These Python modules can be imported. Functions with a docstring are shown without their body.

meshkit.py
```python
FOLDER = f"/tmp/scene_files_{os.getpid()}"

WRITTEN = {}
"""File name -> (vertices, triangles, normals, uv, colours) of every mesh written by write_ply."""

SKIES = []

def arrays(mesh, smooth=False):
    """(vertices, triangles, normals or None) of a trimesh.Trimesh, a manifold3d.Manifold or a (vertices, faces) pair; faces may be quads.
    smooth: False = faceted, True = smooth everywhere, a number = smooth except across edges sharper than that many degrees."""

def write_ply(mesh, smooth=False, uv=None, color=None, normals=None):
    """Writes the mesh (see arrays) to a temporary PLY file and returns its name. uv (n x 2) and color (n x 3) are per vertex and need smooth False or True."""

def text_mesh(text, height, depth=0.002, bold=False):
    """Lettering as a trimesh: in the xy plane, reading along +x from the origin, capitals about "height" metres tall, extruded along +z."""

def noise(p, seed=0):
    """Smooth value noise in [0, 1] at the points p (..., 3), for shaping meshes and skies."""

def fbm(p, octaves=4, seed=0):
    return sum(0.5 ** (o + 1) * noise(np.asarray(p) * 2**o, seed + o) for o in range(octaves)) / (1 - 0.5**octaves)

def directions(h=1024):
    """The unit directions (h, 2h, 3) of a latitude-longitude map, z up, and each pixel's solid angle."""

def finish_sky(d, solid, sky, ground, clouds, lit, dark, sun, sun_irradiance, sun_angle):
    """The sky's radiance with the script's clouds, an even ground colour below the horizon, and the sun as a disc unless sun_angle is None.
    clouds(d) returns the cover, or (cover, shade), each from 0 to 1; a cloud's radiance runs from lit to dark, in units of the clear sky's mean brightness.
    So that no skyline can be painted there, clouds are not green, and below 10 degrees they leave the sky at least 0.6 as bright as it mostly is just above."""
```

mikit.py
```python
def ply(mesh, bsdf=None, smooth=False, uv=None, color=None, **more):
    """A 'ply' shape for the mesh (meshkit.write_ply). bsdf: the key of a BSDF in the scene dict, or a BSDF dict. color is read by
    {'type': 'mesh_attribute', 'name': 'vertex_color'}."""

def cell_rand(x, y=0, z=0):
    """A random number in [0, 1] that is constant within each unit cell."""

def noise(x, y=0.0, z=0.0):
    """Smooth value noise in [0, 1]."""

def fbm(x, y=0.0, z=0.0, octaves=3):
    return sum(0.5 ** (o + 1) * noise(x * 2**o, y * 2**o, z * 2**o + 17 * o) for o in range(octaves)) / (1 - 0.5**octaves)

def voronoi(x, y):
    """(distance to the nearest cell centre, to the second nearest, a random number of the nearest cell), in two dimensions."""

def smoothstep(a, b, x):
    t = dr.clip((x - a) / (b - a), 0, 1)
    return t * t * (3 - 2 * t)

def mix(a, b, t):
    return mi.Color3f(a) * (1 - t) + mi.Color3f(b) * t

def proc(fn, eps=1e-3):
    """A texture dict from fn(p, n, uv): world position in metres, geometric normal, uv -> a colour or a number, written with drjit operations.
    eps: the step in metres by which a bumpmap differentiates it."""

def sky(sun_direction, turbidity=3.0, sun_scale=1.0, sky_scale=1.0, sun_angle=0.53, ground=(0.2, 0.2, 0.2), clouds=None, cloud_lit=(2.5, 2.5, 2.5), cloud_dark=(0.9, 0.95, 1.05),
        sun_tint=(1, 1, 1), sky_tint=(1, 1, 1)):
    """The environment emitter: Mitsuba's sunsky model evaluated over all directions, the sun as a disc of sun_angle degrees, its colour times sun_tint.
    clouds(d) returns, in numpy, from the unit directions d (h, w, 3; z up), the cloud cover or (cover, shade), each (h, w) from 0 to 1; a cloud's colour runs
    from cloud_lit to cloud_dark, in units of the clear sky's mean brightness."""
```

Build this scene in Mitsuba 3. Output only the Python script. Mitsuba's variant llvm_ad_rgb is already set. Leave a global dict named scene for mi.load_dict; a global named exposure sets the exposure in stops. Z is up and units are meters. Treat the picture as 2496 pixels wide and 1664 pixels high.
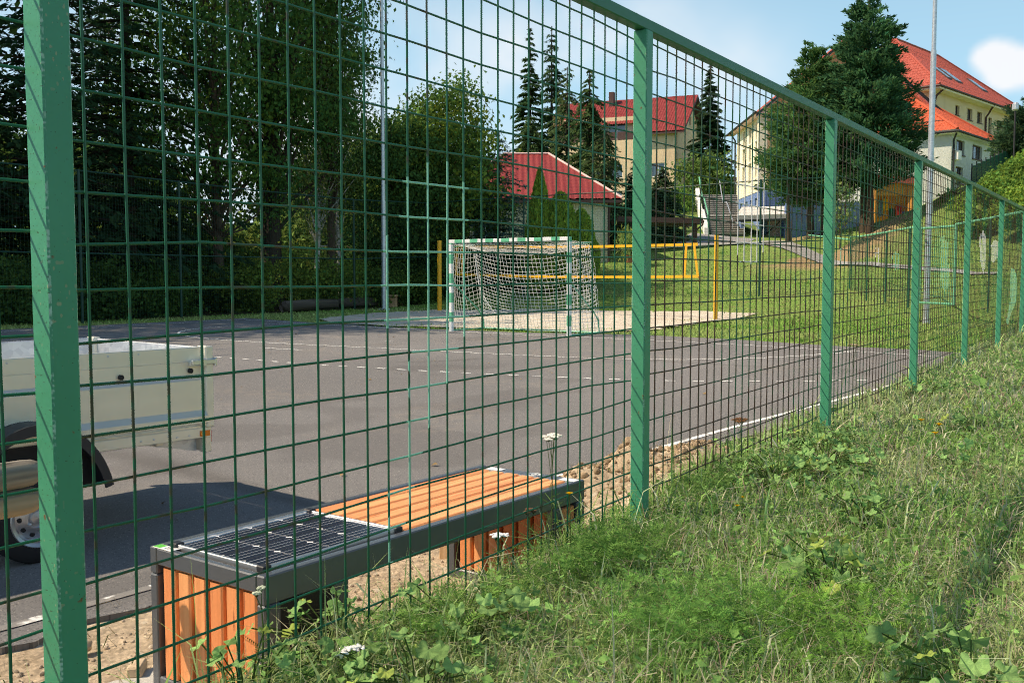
import math, numpy as np, trimesh, drjit as dr, mitsuba as mi, mikit, meshkit
import shapely.geometry as sg
from shapely import contains_xy
from scipy.interpolate import RBFInterpolator
from mikit import ply, proc, noise, fbm, voronoi, cell_rand, smoothstep, mix

T = mi.ScalarTransform4f
R = np.random.default_rng(11)
scene, labels, COUNT = {}, {}, {}
A3 = np.array

# ------------------------------------------------------------------ camera, sky, exposure
YAW, PITCH = 0.5721, 0.0669          # x runs along the mesh fence, y points across the court
_f = A3([math.cos(YAW) * math.cos(PITCH), math.sin(YAW) * math.cos(PITCH), -math.sin(PITCH)])
scene['camera'] = dict(type='perspective', fov=54.2, fov_axis='x', near_clip=0.05, far_clip=4000.0,
                       to_world=T().look_at(origin=[0, 0, 1.3], target=(A3([0, 0, 1.3]) + _f).tolist(), up=[0, 0, 1]))
SUN = A3([-0.60, 0.67, 1.0])


def clouds(d):
    n = meshkit.fbm(d * 9.0 + 3.0, 5, 4)
    n2 = meshkit.fbm(d * 26.0 + 9.0, 4, 8)

    def puff(c, r, amp):
        c = A3(c) / np.linalg.norm(c)
        return amp * np.exp(-((1 - d @ c) * 2) / (r * r))
    lump = (puff([.9745, .126, .186], .017, 1.0) + puff([.9715, .134, .190], .011, .7) + puff([.978, .110, .180], .018, 1.0)
            + puff([.981, .095, .173], .018, .8) + puff([.974, .120, .172], .014, .5))
    veil = (puff([.855, .474, .205], .06, .8) + puff([.861, .445, .25], .07, .8) + puff([.825, .519, .222], .04, .5)
            + puff([.923, .347, .165], .06, .9) + puff([.827, .541, .153], .06, .6) + puff([.736, .662, .12], .14, .9)
            + puff([.6, .78, .14], .2, .7) + puff([-.3, -.8, .4], .5, .5) + puff([-.8, .3, .5], .4, .4))
    c = np.clip((lump * (0.25 + 1.35 * meshkit.fbm(d * 48.0 + 5.0, 5, 8)) - 0.26) * 1.25, 0, .9)
    v = np.clip(veil * np.clip((n - .30) * 2.4, 0, 1.1), 0, .8)
    hz = .86 * np.exp(-(np.clip(d[..., 2], 0, 1) / .42) ** 2)               # summer haze, pale towards the horizon all round
    wh = 1 - (1 - c) * (1 - v)
    cover = 1 - (1 - wh) * (1 - hz)
    return cover, np.clip((cover - wh) / np.maximum(cover, 1e-6), 0, 1)


scene['sky_light'] = mikit.sky(SUN, turbidity=3.0, sky_scale=.85, clouds=clouds, cloud_lit=(3.6, 3.6, 3.65), cloud_dark=(2.0, 3.2, 3.9), ground=(.13, .15, .09))
exposure = 1.9

# ------------------------------------------------------------------ materials


def pr(key, rgb, rough=.6, metal=0., spec=.5, coat=0.):
    c = {'type': 'rgb', 'value': list(rgb)} if not isinstance(rgb, dict) else rgb
    b = dict(type='principled', base_color=c, roughness=rough, metallic=metal, specular=spec)
    if coat:
        b.update(clearcoat=coat, clearcoat_gloss=.9)
    scene[key] = dict(type='twosided', bsdf=b)


def prb(key, fn, rough=.7, bump=None, eps=2e-3, metal=0., spec=.4):
    b = dict(type='principled', base_color=proc(fn), roughness=rough, metallic=metal, specular=spec)
    if bump is not None:
        b = dict(type='bumpmap', bsdf=b, arbitrary=proc(bump, eps), scale=1.0)
    scene[key] = dict(type='twosided', bsdf=b)


VCOL = {'type': 'mesh_attribute', 'name': 'vertex_color'}
scene['m_leaf'] = dict(type='principledthin', base_color=VCOL, roughness=.38, diff_trans=.9, spec_trans=0., eta=1.45)
pr('m_matte', VCOL, .85, spec=.2)                                        # vertex colours: soil, bark, straw
pr('m_white', (.78, .78, .76), .6)
pr('m_cream', (.72, .6, .4), .85, spec=.2)
pr('m_tile_red', (.25, .034, .03), .55)
pr('m_tile_orange', (.52, .1, .04), .6)
pr('m_tile_brown', (.40, .085, .055), .6)
pr('m_ridge', (.72, .5, .47), .6)
pr('m_dark', (.02, .02, .022), .6)
pr('m_rubber', (.012, .012, .014), .75)
pr('m_black_plastic', (.018, .02, .026), .5)
pr('m_browntrim', (.075, .035, .03), .6)
pr('m_glass', (.03, .04, .05), .06, spec=.8)
pr('m_skyglass', (.05, .08, .11), .05, spec=1., coat=1.)
pr('m_yellow', (.85, .45, .02), .5)
pr('m_orange', (.75, .2, .01), .35)
pr('m_orangewall', (.6, .26, .05), .8)
pr('m_darkgreen', (.012, .085, .05), .5)
pr('m_fargreen', (.008, .05, .034), .5)
pr('m_mint', (.16, .45, .28), .5)
pr('m_rim', (.5, .5, .52), .35, metal=.8)
pr('m_anthracite', (.062, .072, .086), .3, spec=.9, coat=.6)
pr('m_blackpanel', (.006, .006, .007), .5)
pr('m_cell', (.012, .016, .034), .2, spec=.6, coat=1.)
pr('m_backsheet', (.7, .7, .72), .3, coat=.8)
pr('m_sticker', (.85, .85, .83), .4)
pr('m_stickergreen', (.12, .5, .06), .4)
pr('m_alu', (.78, .79, .8), .3, metal=.9)
pr('m_net', (.86, .85, .83), .8, spec=.1)
pr('m_bluewall', (.15, .22, .42), .85, spec=.2)
pr('m_blue', (.03, .1, .5), .6)
pr('m_redpaint', (.5, .03, .03), .6)
pr('m_concrete', (.50, .48, .44), .9, spec=.2)
pr('m_riser_shade', (.13, .12, .105), .9, spec=.2)  # step faces: shadow below each tread put into this darker colour
pr('m_terracotta', (.45, .15, .08), .8)


def f_grpost(p, n, uv):
    s = noise(p.x * 9, p.y * 9, p.z * 5)
    chip = smoothstep(.80, .84, noise(p.x * 160, p.y * 160, p.z * 90)) * smoothstep(.5, .8, noise(p.x * 12, p.y * 12, p.z * 4))
    dark = smoothstep(.86, .9, noise(p.x * 230 + 7, p.y * 230, p.z * 230)) * .6
    c = mix((.045, .25, .135), (.06, .29, .165), s)
    c = mix(c, (.3, .33, .2), chip * .7)
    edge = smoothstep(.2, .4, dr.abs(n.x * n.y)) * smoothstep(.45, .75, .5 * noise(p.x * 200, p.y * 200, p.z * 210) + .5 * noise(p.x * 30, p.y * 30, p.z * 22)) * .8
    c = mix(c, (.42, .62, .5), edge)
    rusty = smoothstep(.86, .92, noise(p.x * 60, p.y * 60, p.z * 30)) * smoothstep(.5, .7, noise(p.x * 160, p.y * 160, p.z * 160))
    c = mix(c, (.16, .07, .03), rusty)
    return mix(c, (.03, .04, .02), dark)


prb('m_greenpost', f_grpost, .42, bump=lambda p, n, uv: .0006 * fbm(p.x * 60, p.y * 60, p.z * 40), eps=2e-3, spec=.5)


MINT_PATCH = [[(2.232, 1.564), (2.385, 1.646), (2.552, 1.569), (2.561, 1.123), (2.468, 1.061), (2.446, .996), (2.362, .885), (2.272, .678), (2.184, .474), (2.157, .486), (2.166, .834), (2.254, .885), (2.257, 1.138), (2.141, 1.161), (2.141, 1.384), (2.231, 1.485)]]  # outlines of the wire stretches coloured paler mint
WHITE_PATCH = [[(4.872, 1.824), (5.209, 1.871), (5.333, 1.771), (5.349, 1.461), (5.247, 1.37), (4.967, 1.36), (4.902, 1.41)], [(7.878, 1.497), (7.99, 1.5), (8.005, 1.36), (7.892, 1.359)],
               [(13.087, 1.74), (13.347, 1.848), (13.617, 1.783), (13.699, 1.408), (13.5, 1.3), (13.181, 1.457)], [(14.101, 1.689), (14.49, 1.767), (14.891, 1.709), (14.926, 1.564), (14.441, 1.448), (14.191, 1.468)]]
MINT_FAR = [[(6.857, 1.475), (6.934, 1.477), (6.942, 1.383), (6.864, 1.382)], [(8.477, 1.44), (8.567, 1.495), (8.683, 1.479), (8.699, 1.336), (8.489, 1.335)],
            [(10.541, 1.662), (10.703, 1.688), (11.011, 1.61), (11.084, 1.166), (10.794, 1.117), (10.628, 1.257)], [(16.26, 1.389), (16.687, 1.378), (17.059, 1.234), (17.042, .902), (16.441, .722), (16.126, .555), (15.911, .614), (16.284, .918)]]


def in_patch(p, polys):
    """1 where the wire is coloured paler: inside one of the polygons of (metres along the fence, height), with a ragged edge"""
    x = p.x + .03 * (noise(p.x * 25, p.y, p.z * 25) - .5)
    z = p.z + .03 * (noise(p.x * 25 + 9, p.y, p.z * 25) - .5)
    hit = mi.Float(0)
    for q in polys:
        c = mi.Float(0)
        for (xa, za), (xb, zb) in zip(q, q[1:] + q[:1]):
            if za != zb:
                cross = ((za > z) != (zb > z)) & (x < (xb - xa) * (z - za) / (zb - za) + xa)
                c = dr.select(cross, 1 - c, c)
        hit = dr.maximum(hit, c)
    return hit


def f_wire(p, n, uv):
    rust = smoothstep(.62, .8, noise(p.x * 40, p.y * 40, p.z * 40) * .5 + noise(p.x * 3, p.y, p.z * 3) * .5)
    return mix(mix((.008, .10, .050), (.045, .05, .03), rust), (.21, .50, .38), in_patch(p, MINT_PATCH))


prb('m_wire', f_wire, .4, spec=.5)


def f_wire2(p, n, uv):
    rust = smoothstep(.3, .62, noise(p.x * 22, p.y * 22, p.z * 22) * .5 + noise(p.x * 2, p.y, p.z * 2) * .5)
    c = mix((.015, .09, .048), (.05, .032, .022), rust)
    return mix(mix(c, (.21, .50, .36), in_patch(p, MINT_FAR)), (.62, .63, .63), in_patch(p, WHITE_PATCH))


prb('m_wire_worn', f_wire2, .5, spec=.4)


def f_rail(p, n, uv):
    s = fbm(p.x * 3, p.y * 30, p.z * 30)
    return mix((.03, .16, .08), (.12, .16, .08), smoothstep(.45, .75, s) * smoothstep(4.5, 8., p.x))  # olive reflection painted into the rail colour towards the far bays


prb('m_rail', f_rail, .45)


def f_asphalt(p, n, uv):
    big = fbm(p.x * .35, p.y * .35)
    fine = cell_rand(p.x * 130, p.y * 130)
    sp = cell_rand(p.x * 210 + 5, p.y * 210)
    lum = .158 + .05 * (big - .5) + .03 * (fine - .5)
    c = mi.Color3f(1.01, .985, .98) * lum
    c = mix(c, (.4, .37, .33), smoothstep(.975, .985, sp) * .8)
    c = mix(c, (.05, .048, .047), smoothstep(.93, .95, cell_rand(p.x * 170, p.y * 170 + 3)) * .6)
    crack = smoothstep(.03, .0, dr.abs(noise(p.x * .4 + 3, p.y * .16) - .5)) * smoothstep(.5, .7, noise(p.x * .9, p.y * .9 + 8))
    c = mix(c, (.08, .075, .07), crack * .5)
    seam = smoothstep(.03, .008, dr.abs(p.y - (13.0 - .173 * (p.x - 11.03)) + .03 * (noise(p.x * 2, 3) - .5)))
    c = mix(c, (.06, .056, .055), seam * .55 * smoothstep(.3, .5, noise(p.x * 3, 9)))
    stain = smoothstep(.66, .74, fbm(p.x * .7 + 60, p.y * .7)) * .3
    c = mix(c, (.085, .08, .078), stain)
    dust = smoothstep(.55, .75, fbm(p.x * .9 + 30, p.y * .9)) * smoothstep(.45, .6, noise(p.x * 14, p.y * 14))
    return mix(c, (.3, .25, .19), dust * .16)


prb('m_asphalt', f_asphalt, .9, bump=lambda p, n, uv: .002 * noise(p.x * 120, p.y * 120), eps=2e-3, spec=.15)


def f_line(p, n, uv):
    old = smoothstep(3.6, 2.6, p.x) * .32
    w = smoothstep(.58 - old, .72 - old, fbm(p.x * 14, p.y * 14)) * (.65 + old)
    return mix((.78, .78, .76), (.2, .19, .18), w)


prb('m_line', f_line, .7)


def f_sand(p, n, uv):
    return mix((.50, .46, .39), (.36, .31, .24), fbm(p.x * 2.2, p.y * 2.2)) * (.88 + .24 * cell_rand(p.x * 90, p.y * 90))


prb('m_sand', f_sand, .95, spec=.1, bump=lambda p, n, uv: .03 * fbm(p.x * 6, p.y * 6), eps=.02)


def f_ground(p, n, uv):
    a, b = fbm(p.x * .5, p.y * .5), fbm(p.x * 5, p.y * 5)
    grass = mix(mix((.12, .2, .045), (.18, .25, .07), a), (.17, .15, .07), smoothstep(.58, .75, b) * .55)
    dirt = mix((.47, .38, .27), (.30, .23, .155), fbm(p.x * 4, p.y * 4)) * (.75 + .5 * cell_rand(p.x * 70, p.y * 70))
    dirt = mix(dirt, (.5, .43, .33), smoothstep(.965, .98, cell_rand(p.x * 45, p.y * 45)))
    soil = mix((.10, .085, .05), (.08, .11, .035), b)
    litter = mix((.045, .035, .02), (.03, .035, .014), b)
    e = .35 * (noise(p.x * 3, p.y * 3) - .5)
    wd = smoothstep(1.84, 1.96, p.y + .15 * e) * smoothstep(6.7, 5.9, p.x + 2 * e) * smoothstep(8., 6.5, p.y)
    c = mix(grass, soil, smoothstep(2.1, 1.9, p.y) * smoothstep(26., 22., p.x) * .8)
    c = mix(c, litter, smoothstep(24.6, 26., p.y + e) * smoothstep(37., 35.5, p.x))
    bare = smoothstep(.5, .62, fbm(p.x * .45 + 9, p.y * .45)) * smoothstep(44., 46., p.x) * smoothstep(54., 51., p.x) * smoothstep(17., 15., p.y) * smoothstep(9., 11., p.y)
    c = mix(c, (.32, .2, .13), bare * .75)
    return mix(c, dirt, wd)


prb('m_ground', f_ground, .95, spec=.1, bump=lambda p, n, uv: .012 * fbm(p.x * 25, p.y * 25), eps=4e-3)


def f_path(p, n, uv):
    return mix((.29, .285, .28), (.21, .205, .20), fbm(p.x * 1.5, p.y * 1.5))


prb('m_path', f_path, .9)


def woodfn(axis):
    def f(p, n, uv):
        # the bench's own axes, so that the grain runs along each board
        u = p.x * .99777 - p.y * .06675
        v = p.x * .06675 + p.y * .99777
        if axis == 'u':
            s, q, w = u, v, p.z
        else:
            s, q, w = p.z, v, u
        g = noise(s * 1.3, q * 95 + .35 * noise(s * 3, q * 20) * 10, w * 95)
        g2 = noise(s * 5, q * 330, w * 330)
        board = cell_rand(dr.floor((q - .02) / .078) * 1. + (7 if axis == 'z' else 0), 3)
        c = mix((.70, .255, .095), (.82, .41, .17), board)
        c = mix(c, (.58, .19, .06), smoothstep(.45, .85, g) * .55)
        c = c * (.92 + .16 * g2)
        kn = noise(s * 7 + board * 30, q * 40, w * 40)
        return mix(c, (.25, .07, .02), smoothstep(.9, .96, kn) * .7)
    return f


prb('m_wood_top', woodfn('u'), .5)
prb('m_wood_end', woodfn('z'), .5)


def f_log(p, n, uv):
    g = noise(p.x * 3, p.y * 90, p.z * 90)
    c = mix((.33, .30, .25), (.14, .12, .095), g)
    c = mix(c, (.38, .28, .15), smoothstep(.672, .66, p.z) * .55 * smoothstep(.35, .6, noise(p.x * 2, p.y * 40, p.z * 40)))
    crack = smoothstep(.09, .0, dr.abs(noise(p.x * 2.2, p.y * 40, p.z * 40) - .5)) * smoothstep(.3, .5, noise(p.x * 6, p.y * 9, p.z * 9))
    return mix(c, (.03, .025, .02), crack * .9)


prb('m_log', f_log, .85, bump=lambda p, n, uv: .004 * noise(p.x * 3, p.y * 70, p.z * 70), eps=2e-3)


def f_stake(p, n, uv):
    return mix((.62, .42, .24), (.45, .27, .13), noise(p.x * 60, p.y * 60, p.z * 4))


prb('m_stake', f_stake, .7)


def f_sheet(p, n, uv):
    s = fbm(p.x * 2, p.y * 2, p.z * 12)
    c = mix((.82, .80, .69), (.72, .70, .60), s)
    sc = smoothstep(.9, .95, noise(p.x * 30, p.y * 30, p.z * 160))
    return mix(c, (.8, .8, .78), sc * .3)


prb('m_sheet', f_sheet, .42, metal=.55, bump=lambda p, n, uv: .0015 * fbm(p.x * 3, p.y * 3, p.z * 3), eps=.01)


def f_galv(p, n, uv):
    v, _, k = voronoi(p.x * 30 + p.y * 30, p.z * 30)
    return mix((.52, .55, .6), (.68, .71, .75), k)


prb('m_galv', f_galv, .4, metal=.6)


def f_stucco(a, b):
    def f(p, n, uv):
        s = fbm(p.x * .6, p.y * .6, p.z * .6)
        st = smoothstep(.55, .8, fbm(p.x * 2.2, p.y * 2.2, p.z * .35)) * .35
        return mix(mix(a, b, s), mi.Color3f(b) * .7, st)
    return f


prb('m_stucco_cream', f_stucco((.78, .62, .42), (.70, .54, .35)), .9, spec=.1)
prb('m_stucco_pale', f_stucco((.88, .80, .60), (.80, .71, .51)), .9, spec=.1)
prb('m_stucco_orange', f_stucco((.62, .38, .22), (.55, .33, .19)), .9, spec=.1)
prb('m_stucco_grey', f_stucco((.62, .64, .60), (.52, .55, .50)), .9, spec=.1)


def f_band(p, n, uv):
    s = dr.select(p.z < 2.001, p.z, p.y - 10.31)                    # bands of the goal's paint, 20 cm each
    k = dr.floor(s / .22)
    even = k - 2 * dr.floor(k / 2)
    return mix((.80, .82, .82), (.13, .47, .28), even)


prb('m_band', f_band, .45)
pr('m_goalgreen', (.13, .45, .28), .45)

# ------------------------------------------------------------------ names and meshes


def num(k):
    n = COUNT.get(k, 0)
    COUNT[k] = n + 1
    return k if n == 0 else f'{k}_{n:03d}'


def thing(name, label, cat, group=None):
    k = num(name)
    labels[k] = {'label': label, 'category': cat}
    if group:
        labels[k]['group'] = group
    return k


def part(parent, name, mesh, bsdf, smooth=False, label=None, kind=None, color=None):
    k = num(parent + '__' + name)
    scene[k] = ply(mesh, bsdf, smooth, color=color)
    if label or kind:
        labels[k] = {a: b for a, b in (('label', label), ('kind', kind)) if b}
    return k


def solo(name, mesh, bsdf, label, cat, group=None, smooth=False, color=None):
    k = thing(name, label, cat, group)
    scene[k] = ply(mesh, bsdf, smooth, color=color)
    return k


def struct(name, mesh, bsdf, smooth=False, label=None):
    k = num(name)
    scene[k] = ply(mesh, bsdf, smooth)
    labels[k] = {'kind': 'structure'}
    if label:
        labels[k]['label'] = label
    return k


def join(ms):
    vs, fs, o = [], [], 0
    for v, f in ms:
        v, f = np.asarray(v, float), np.asarray(f, int)
        if f.shape[1] == 4:
            f = np.vstack([f[:, [0, 1, 2]], f[:, [0, 2, 3]]])
        vs.append(v)
        fs.append(f + o)
        o += len(v)
    return np.vstack(vs), np.vstack(fs)


BF = A3([[0, 2, 3, 1], [4, 5, 7, 6], [0, 1, 5, 4], [2, 6, 7, 3], [0, 4, 6, 2], [1, 3, 7, 5]])


def box(x0, x1, y0, y1, z0, z1):
    return A3([[x, y, z] for x in (x0, x1) for y in (y0, y1) for z in (z0, z1)], float), BF


def cbox(x0, x1, y0, y1, z0, z1, c=.004):
    h = A3([(x1 - x0) / 2, (y1 - y0) / 2, (z1 - z0) / 2])
    m = A3([(x0 + x1) / 2, (y0 + y1) / 2, (z0 + z1) / 2])
    c = min(c, h.min() * .9)
    pts = []
    for s in np.ndindex(2, 2, 2):
        s = A3(s) * 2 - 1
        for k in range(3):
            q = h - c
            q[k] = h[k]
            pts.append(m + s * q)
    t = trimesh.Trimesh(pts, process=False).convex_hull
    return A3(t.vertices), A3(t.faces)


def place(m, o=(0, 0, 0), ang=0., tilt=None):
    v, f = np.asarray(m[0], float), np.asarray(m[1], int)
    if tilt is not None:
        v = v @ A3(tilt).T
    c, s = math.cos(ang), math.sin(ang)
    return v @ A3([[c, s, 0], [-s, c, 0], [0, 0, 1]]) + A3(o), f


def tube(pts, r, n=6, caps=True):
    p = np.asarray(pts, float)
    t = np.gradient(p, axis=0)
    t /= np.linalg.norm(t, axis=1, keepdims=True) + 1e-12
    ref = A3([0, 0, 1.]) if abs(t[:, 2]).mean() < .8 else A3([1., 0, 0])
    a = np.cross(t, ref)
    a /= np.linalg.norm(a, axis=1, keepdims=True) + 1e-12
    b = np.cross(t, a)
    g = np.arange(n) * 2 * np.pi / n
    rr = np.broadcast_to(r, (len(p),))[:, None, None]
    v = p[:, None] + rr * (np.cos(g)[None, :, None] * a[:, None] + np.sin(g)[None, :, None] * b[:, None])
    i, j = np.meshgrid(np.arange(len(p) - 1), np.arange(n), indexing='ij')
    q = np.stack([i * n + j, i * n + (j + 1) % n, (i + 1) * n + (j + 1) % n, (i + 1) * n + j], -1).reshape(-1, 4)
    f = np.vstack([q[:, [0, 1, 2]], q[:, [0, 2, 3]]])
    if caps:
        e = (len(p) - 1) * n
        f = np.vstack([f, [[0, k + 1, k] for k in range(1, n - 1)], [[e, e + k, e + k + 1] for k in range(1, n - 1)]])
    return v.reshape(-1, 3), f


def extrude(poly, h):
    m = trimesh.creation.extrude_polygon(poly, h, engine='earcut')
    return A3(m.vertices), A3(m.faces)


def lathe(profile, n=32, axis=None):
    """profile of (radius, height) about the y axis here turned so that height runs along y"""
    pr_ = A3(profile, float)
    g = np.arange(n) * 2 * np.pi / n
    v = np.stack([pr_[:, None, 0] * np.cos(g), np.repeat(pr_[:, None, 1], n, 1), pr_[:, None, 0] * np.sin(g)], -1)
    i, j = np.meshgrid(np.arange(len(pr_) - 1), np.arange(n), indexing='ij')
    q = np.stack([i * n + j, (i + 1) * n + j, (i + 1) * n + (j + 1) % n, i * n + (j + 1) % n], -1).reshape(-1, 4)
    return v.reshape(-1, 3), q


def ribbon(pts, w, z=None, h=None):
    p = np.asarray(pts, float)
    t = np.gradient(p[:, :2], axis=0)
    t /= np.linalg.norm(t, axis=1, keepdims=True)
    nrm = np.stack([-t[:, 1], t[:, 0]], 1)
    w = np.broadcast_to(w, (len(p),))[:, None]
    L, Q = p[:, :2] + nrm * w / 2, p[:, :2] - nrm * w / 2
    if h is None:
        zl = zr = np.full(len(p), z)
    else:
        zl, zr = h(L[:, 0], L[:, 1]) + z, h(Q[:, 0], Q[:, 1]) + z
    v = np.vstack([np.c_[L, zl], np.c_[Q, zr]])
    n = len(p)
    i = np.arange(n - 1)
    return v, np.stack([i + n, i + n + 1, i + 1, i], 1)


def resample(pts, step):
    p = np.asarray(pts, float)
    d = np.r_[0, np.cumsum(np.linalg.norm(np.diff(p, axis=0), axis=1))]
    s = np.linspace(0, d[-1], max(2, int(d[-1] / step) + 1))
    return np.stack([np.interp(s, d, p[:, k]) for k in range(p.shape[1])], 1)


def ss(a, b, x):
    t = np.clip((x - a) / (b - a), 0, 1)
    return t * t * (3 - 2 * t)

# ------------------------------------------------------------------ ground
CTRL = A3([
    (-60, 20, 0), (-60, -40, .6), (0, -40, .8), (0, 0, .28), (10, 0, .28), (10, -5, .4), (5, -10, .5), (20, 0, .55), (22, -8, 1.1), (15, 1.7, .3), (30, -20, 2.5),
    (24, 10, 0), (31, 11, 0.02), (30, 23, 0), (35, 12, .55), (39, 10, .75), (34.1, 8, .58), (33, 7.2, .62), (29.2, 5.8, .55), (26.5, 4.2, .5), (24.6, 2.4, .62),
    (42.8, 8.4, 1.5), (46.5, 12.7, 1.75), (52.9, 21.2, 2.9), (59.2, 22.6, 3.0), (44.6, 23.1, 1.9), (40.3, 29.8, 1.9), (47.5, 34.4, 2.2), (49.07, 15.23, 2.9), (51.1, 14.85, 3.3), (50.5, 12., 3.4),
    (62.6, 24.7, 3.8), (63.8, 22.9, 3.8), (65.2, 20.6, 3.6), (73.1, 25, 4.0), (70.7, 29.5, 7.1), (66, 28.5, 5.4), (75, 34, 7.2), (82, 31, 7.0), (80, 14.4, 5.0), (102, 44, 7.4), (114, 46, 7.6), (98, 64, 7.2), (113, 45, 9.5),
    (46.4, 5.5, 3.2), (45, 3, 3.6), (49.2, 4.9, 5.2), (54.4, 7.9, 5.9), (64.2, 7.4, 7.2), (70.1, 10.5, 7.2), (27.2, 1, .7), (33.9, 2.8, 1.15), (41.1, 2.7, 2.2), (41, -6, 4.0), (50, -5, 6.5), (62, 14.4, 4.1), (66, 14, 4.4), (57, 12, 4.0), (70, 14, 5.5),
    (85, 15, 8.5), (105, 11, 10), (75, 0, 10), (35, 30, .2), (30, 40, .3), (20, 40, .2), (0, 40, 0), (60, 60, 3.5), (45, 45, 1.6), (130, 60, 10), (160, 20, 15), (250, 100, 22), (250, -50, 26), (100, 150, 8), (0, 150, 0), (-100, 60, 0), (400, 0, 34), (400, 300, 24), (0, 400, 2), (-400, 0, 2), (0, -400, 10), (400, -400, 34), (-400, 400, 0), (-400, -400, 6)])
_rbf = RBFInterpolator(CTRL[:, :2], CTRL[:, 2], kernel='linear', smoothing=.02)


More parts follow.
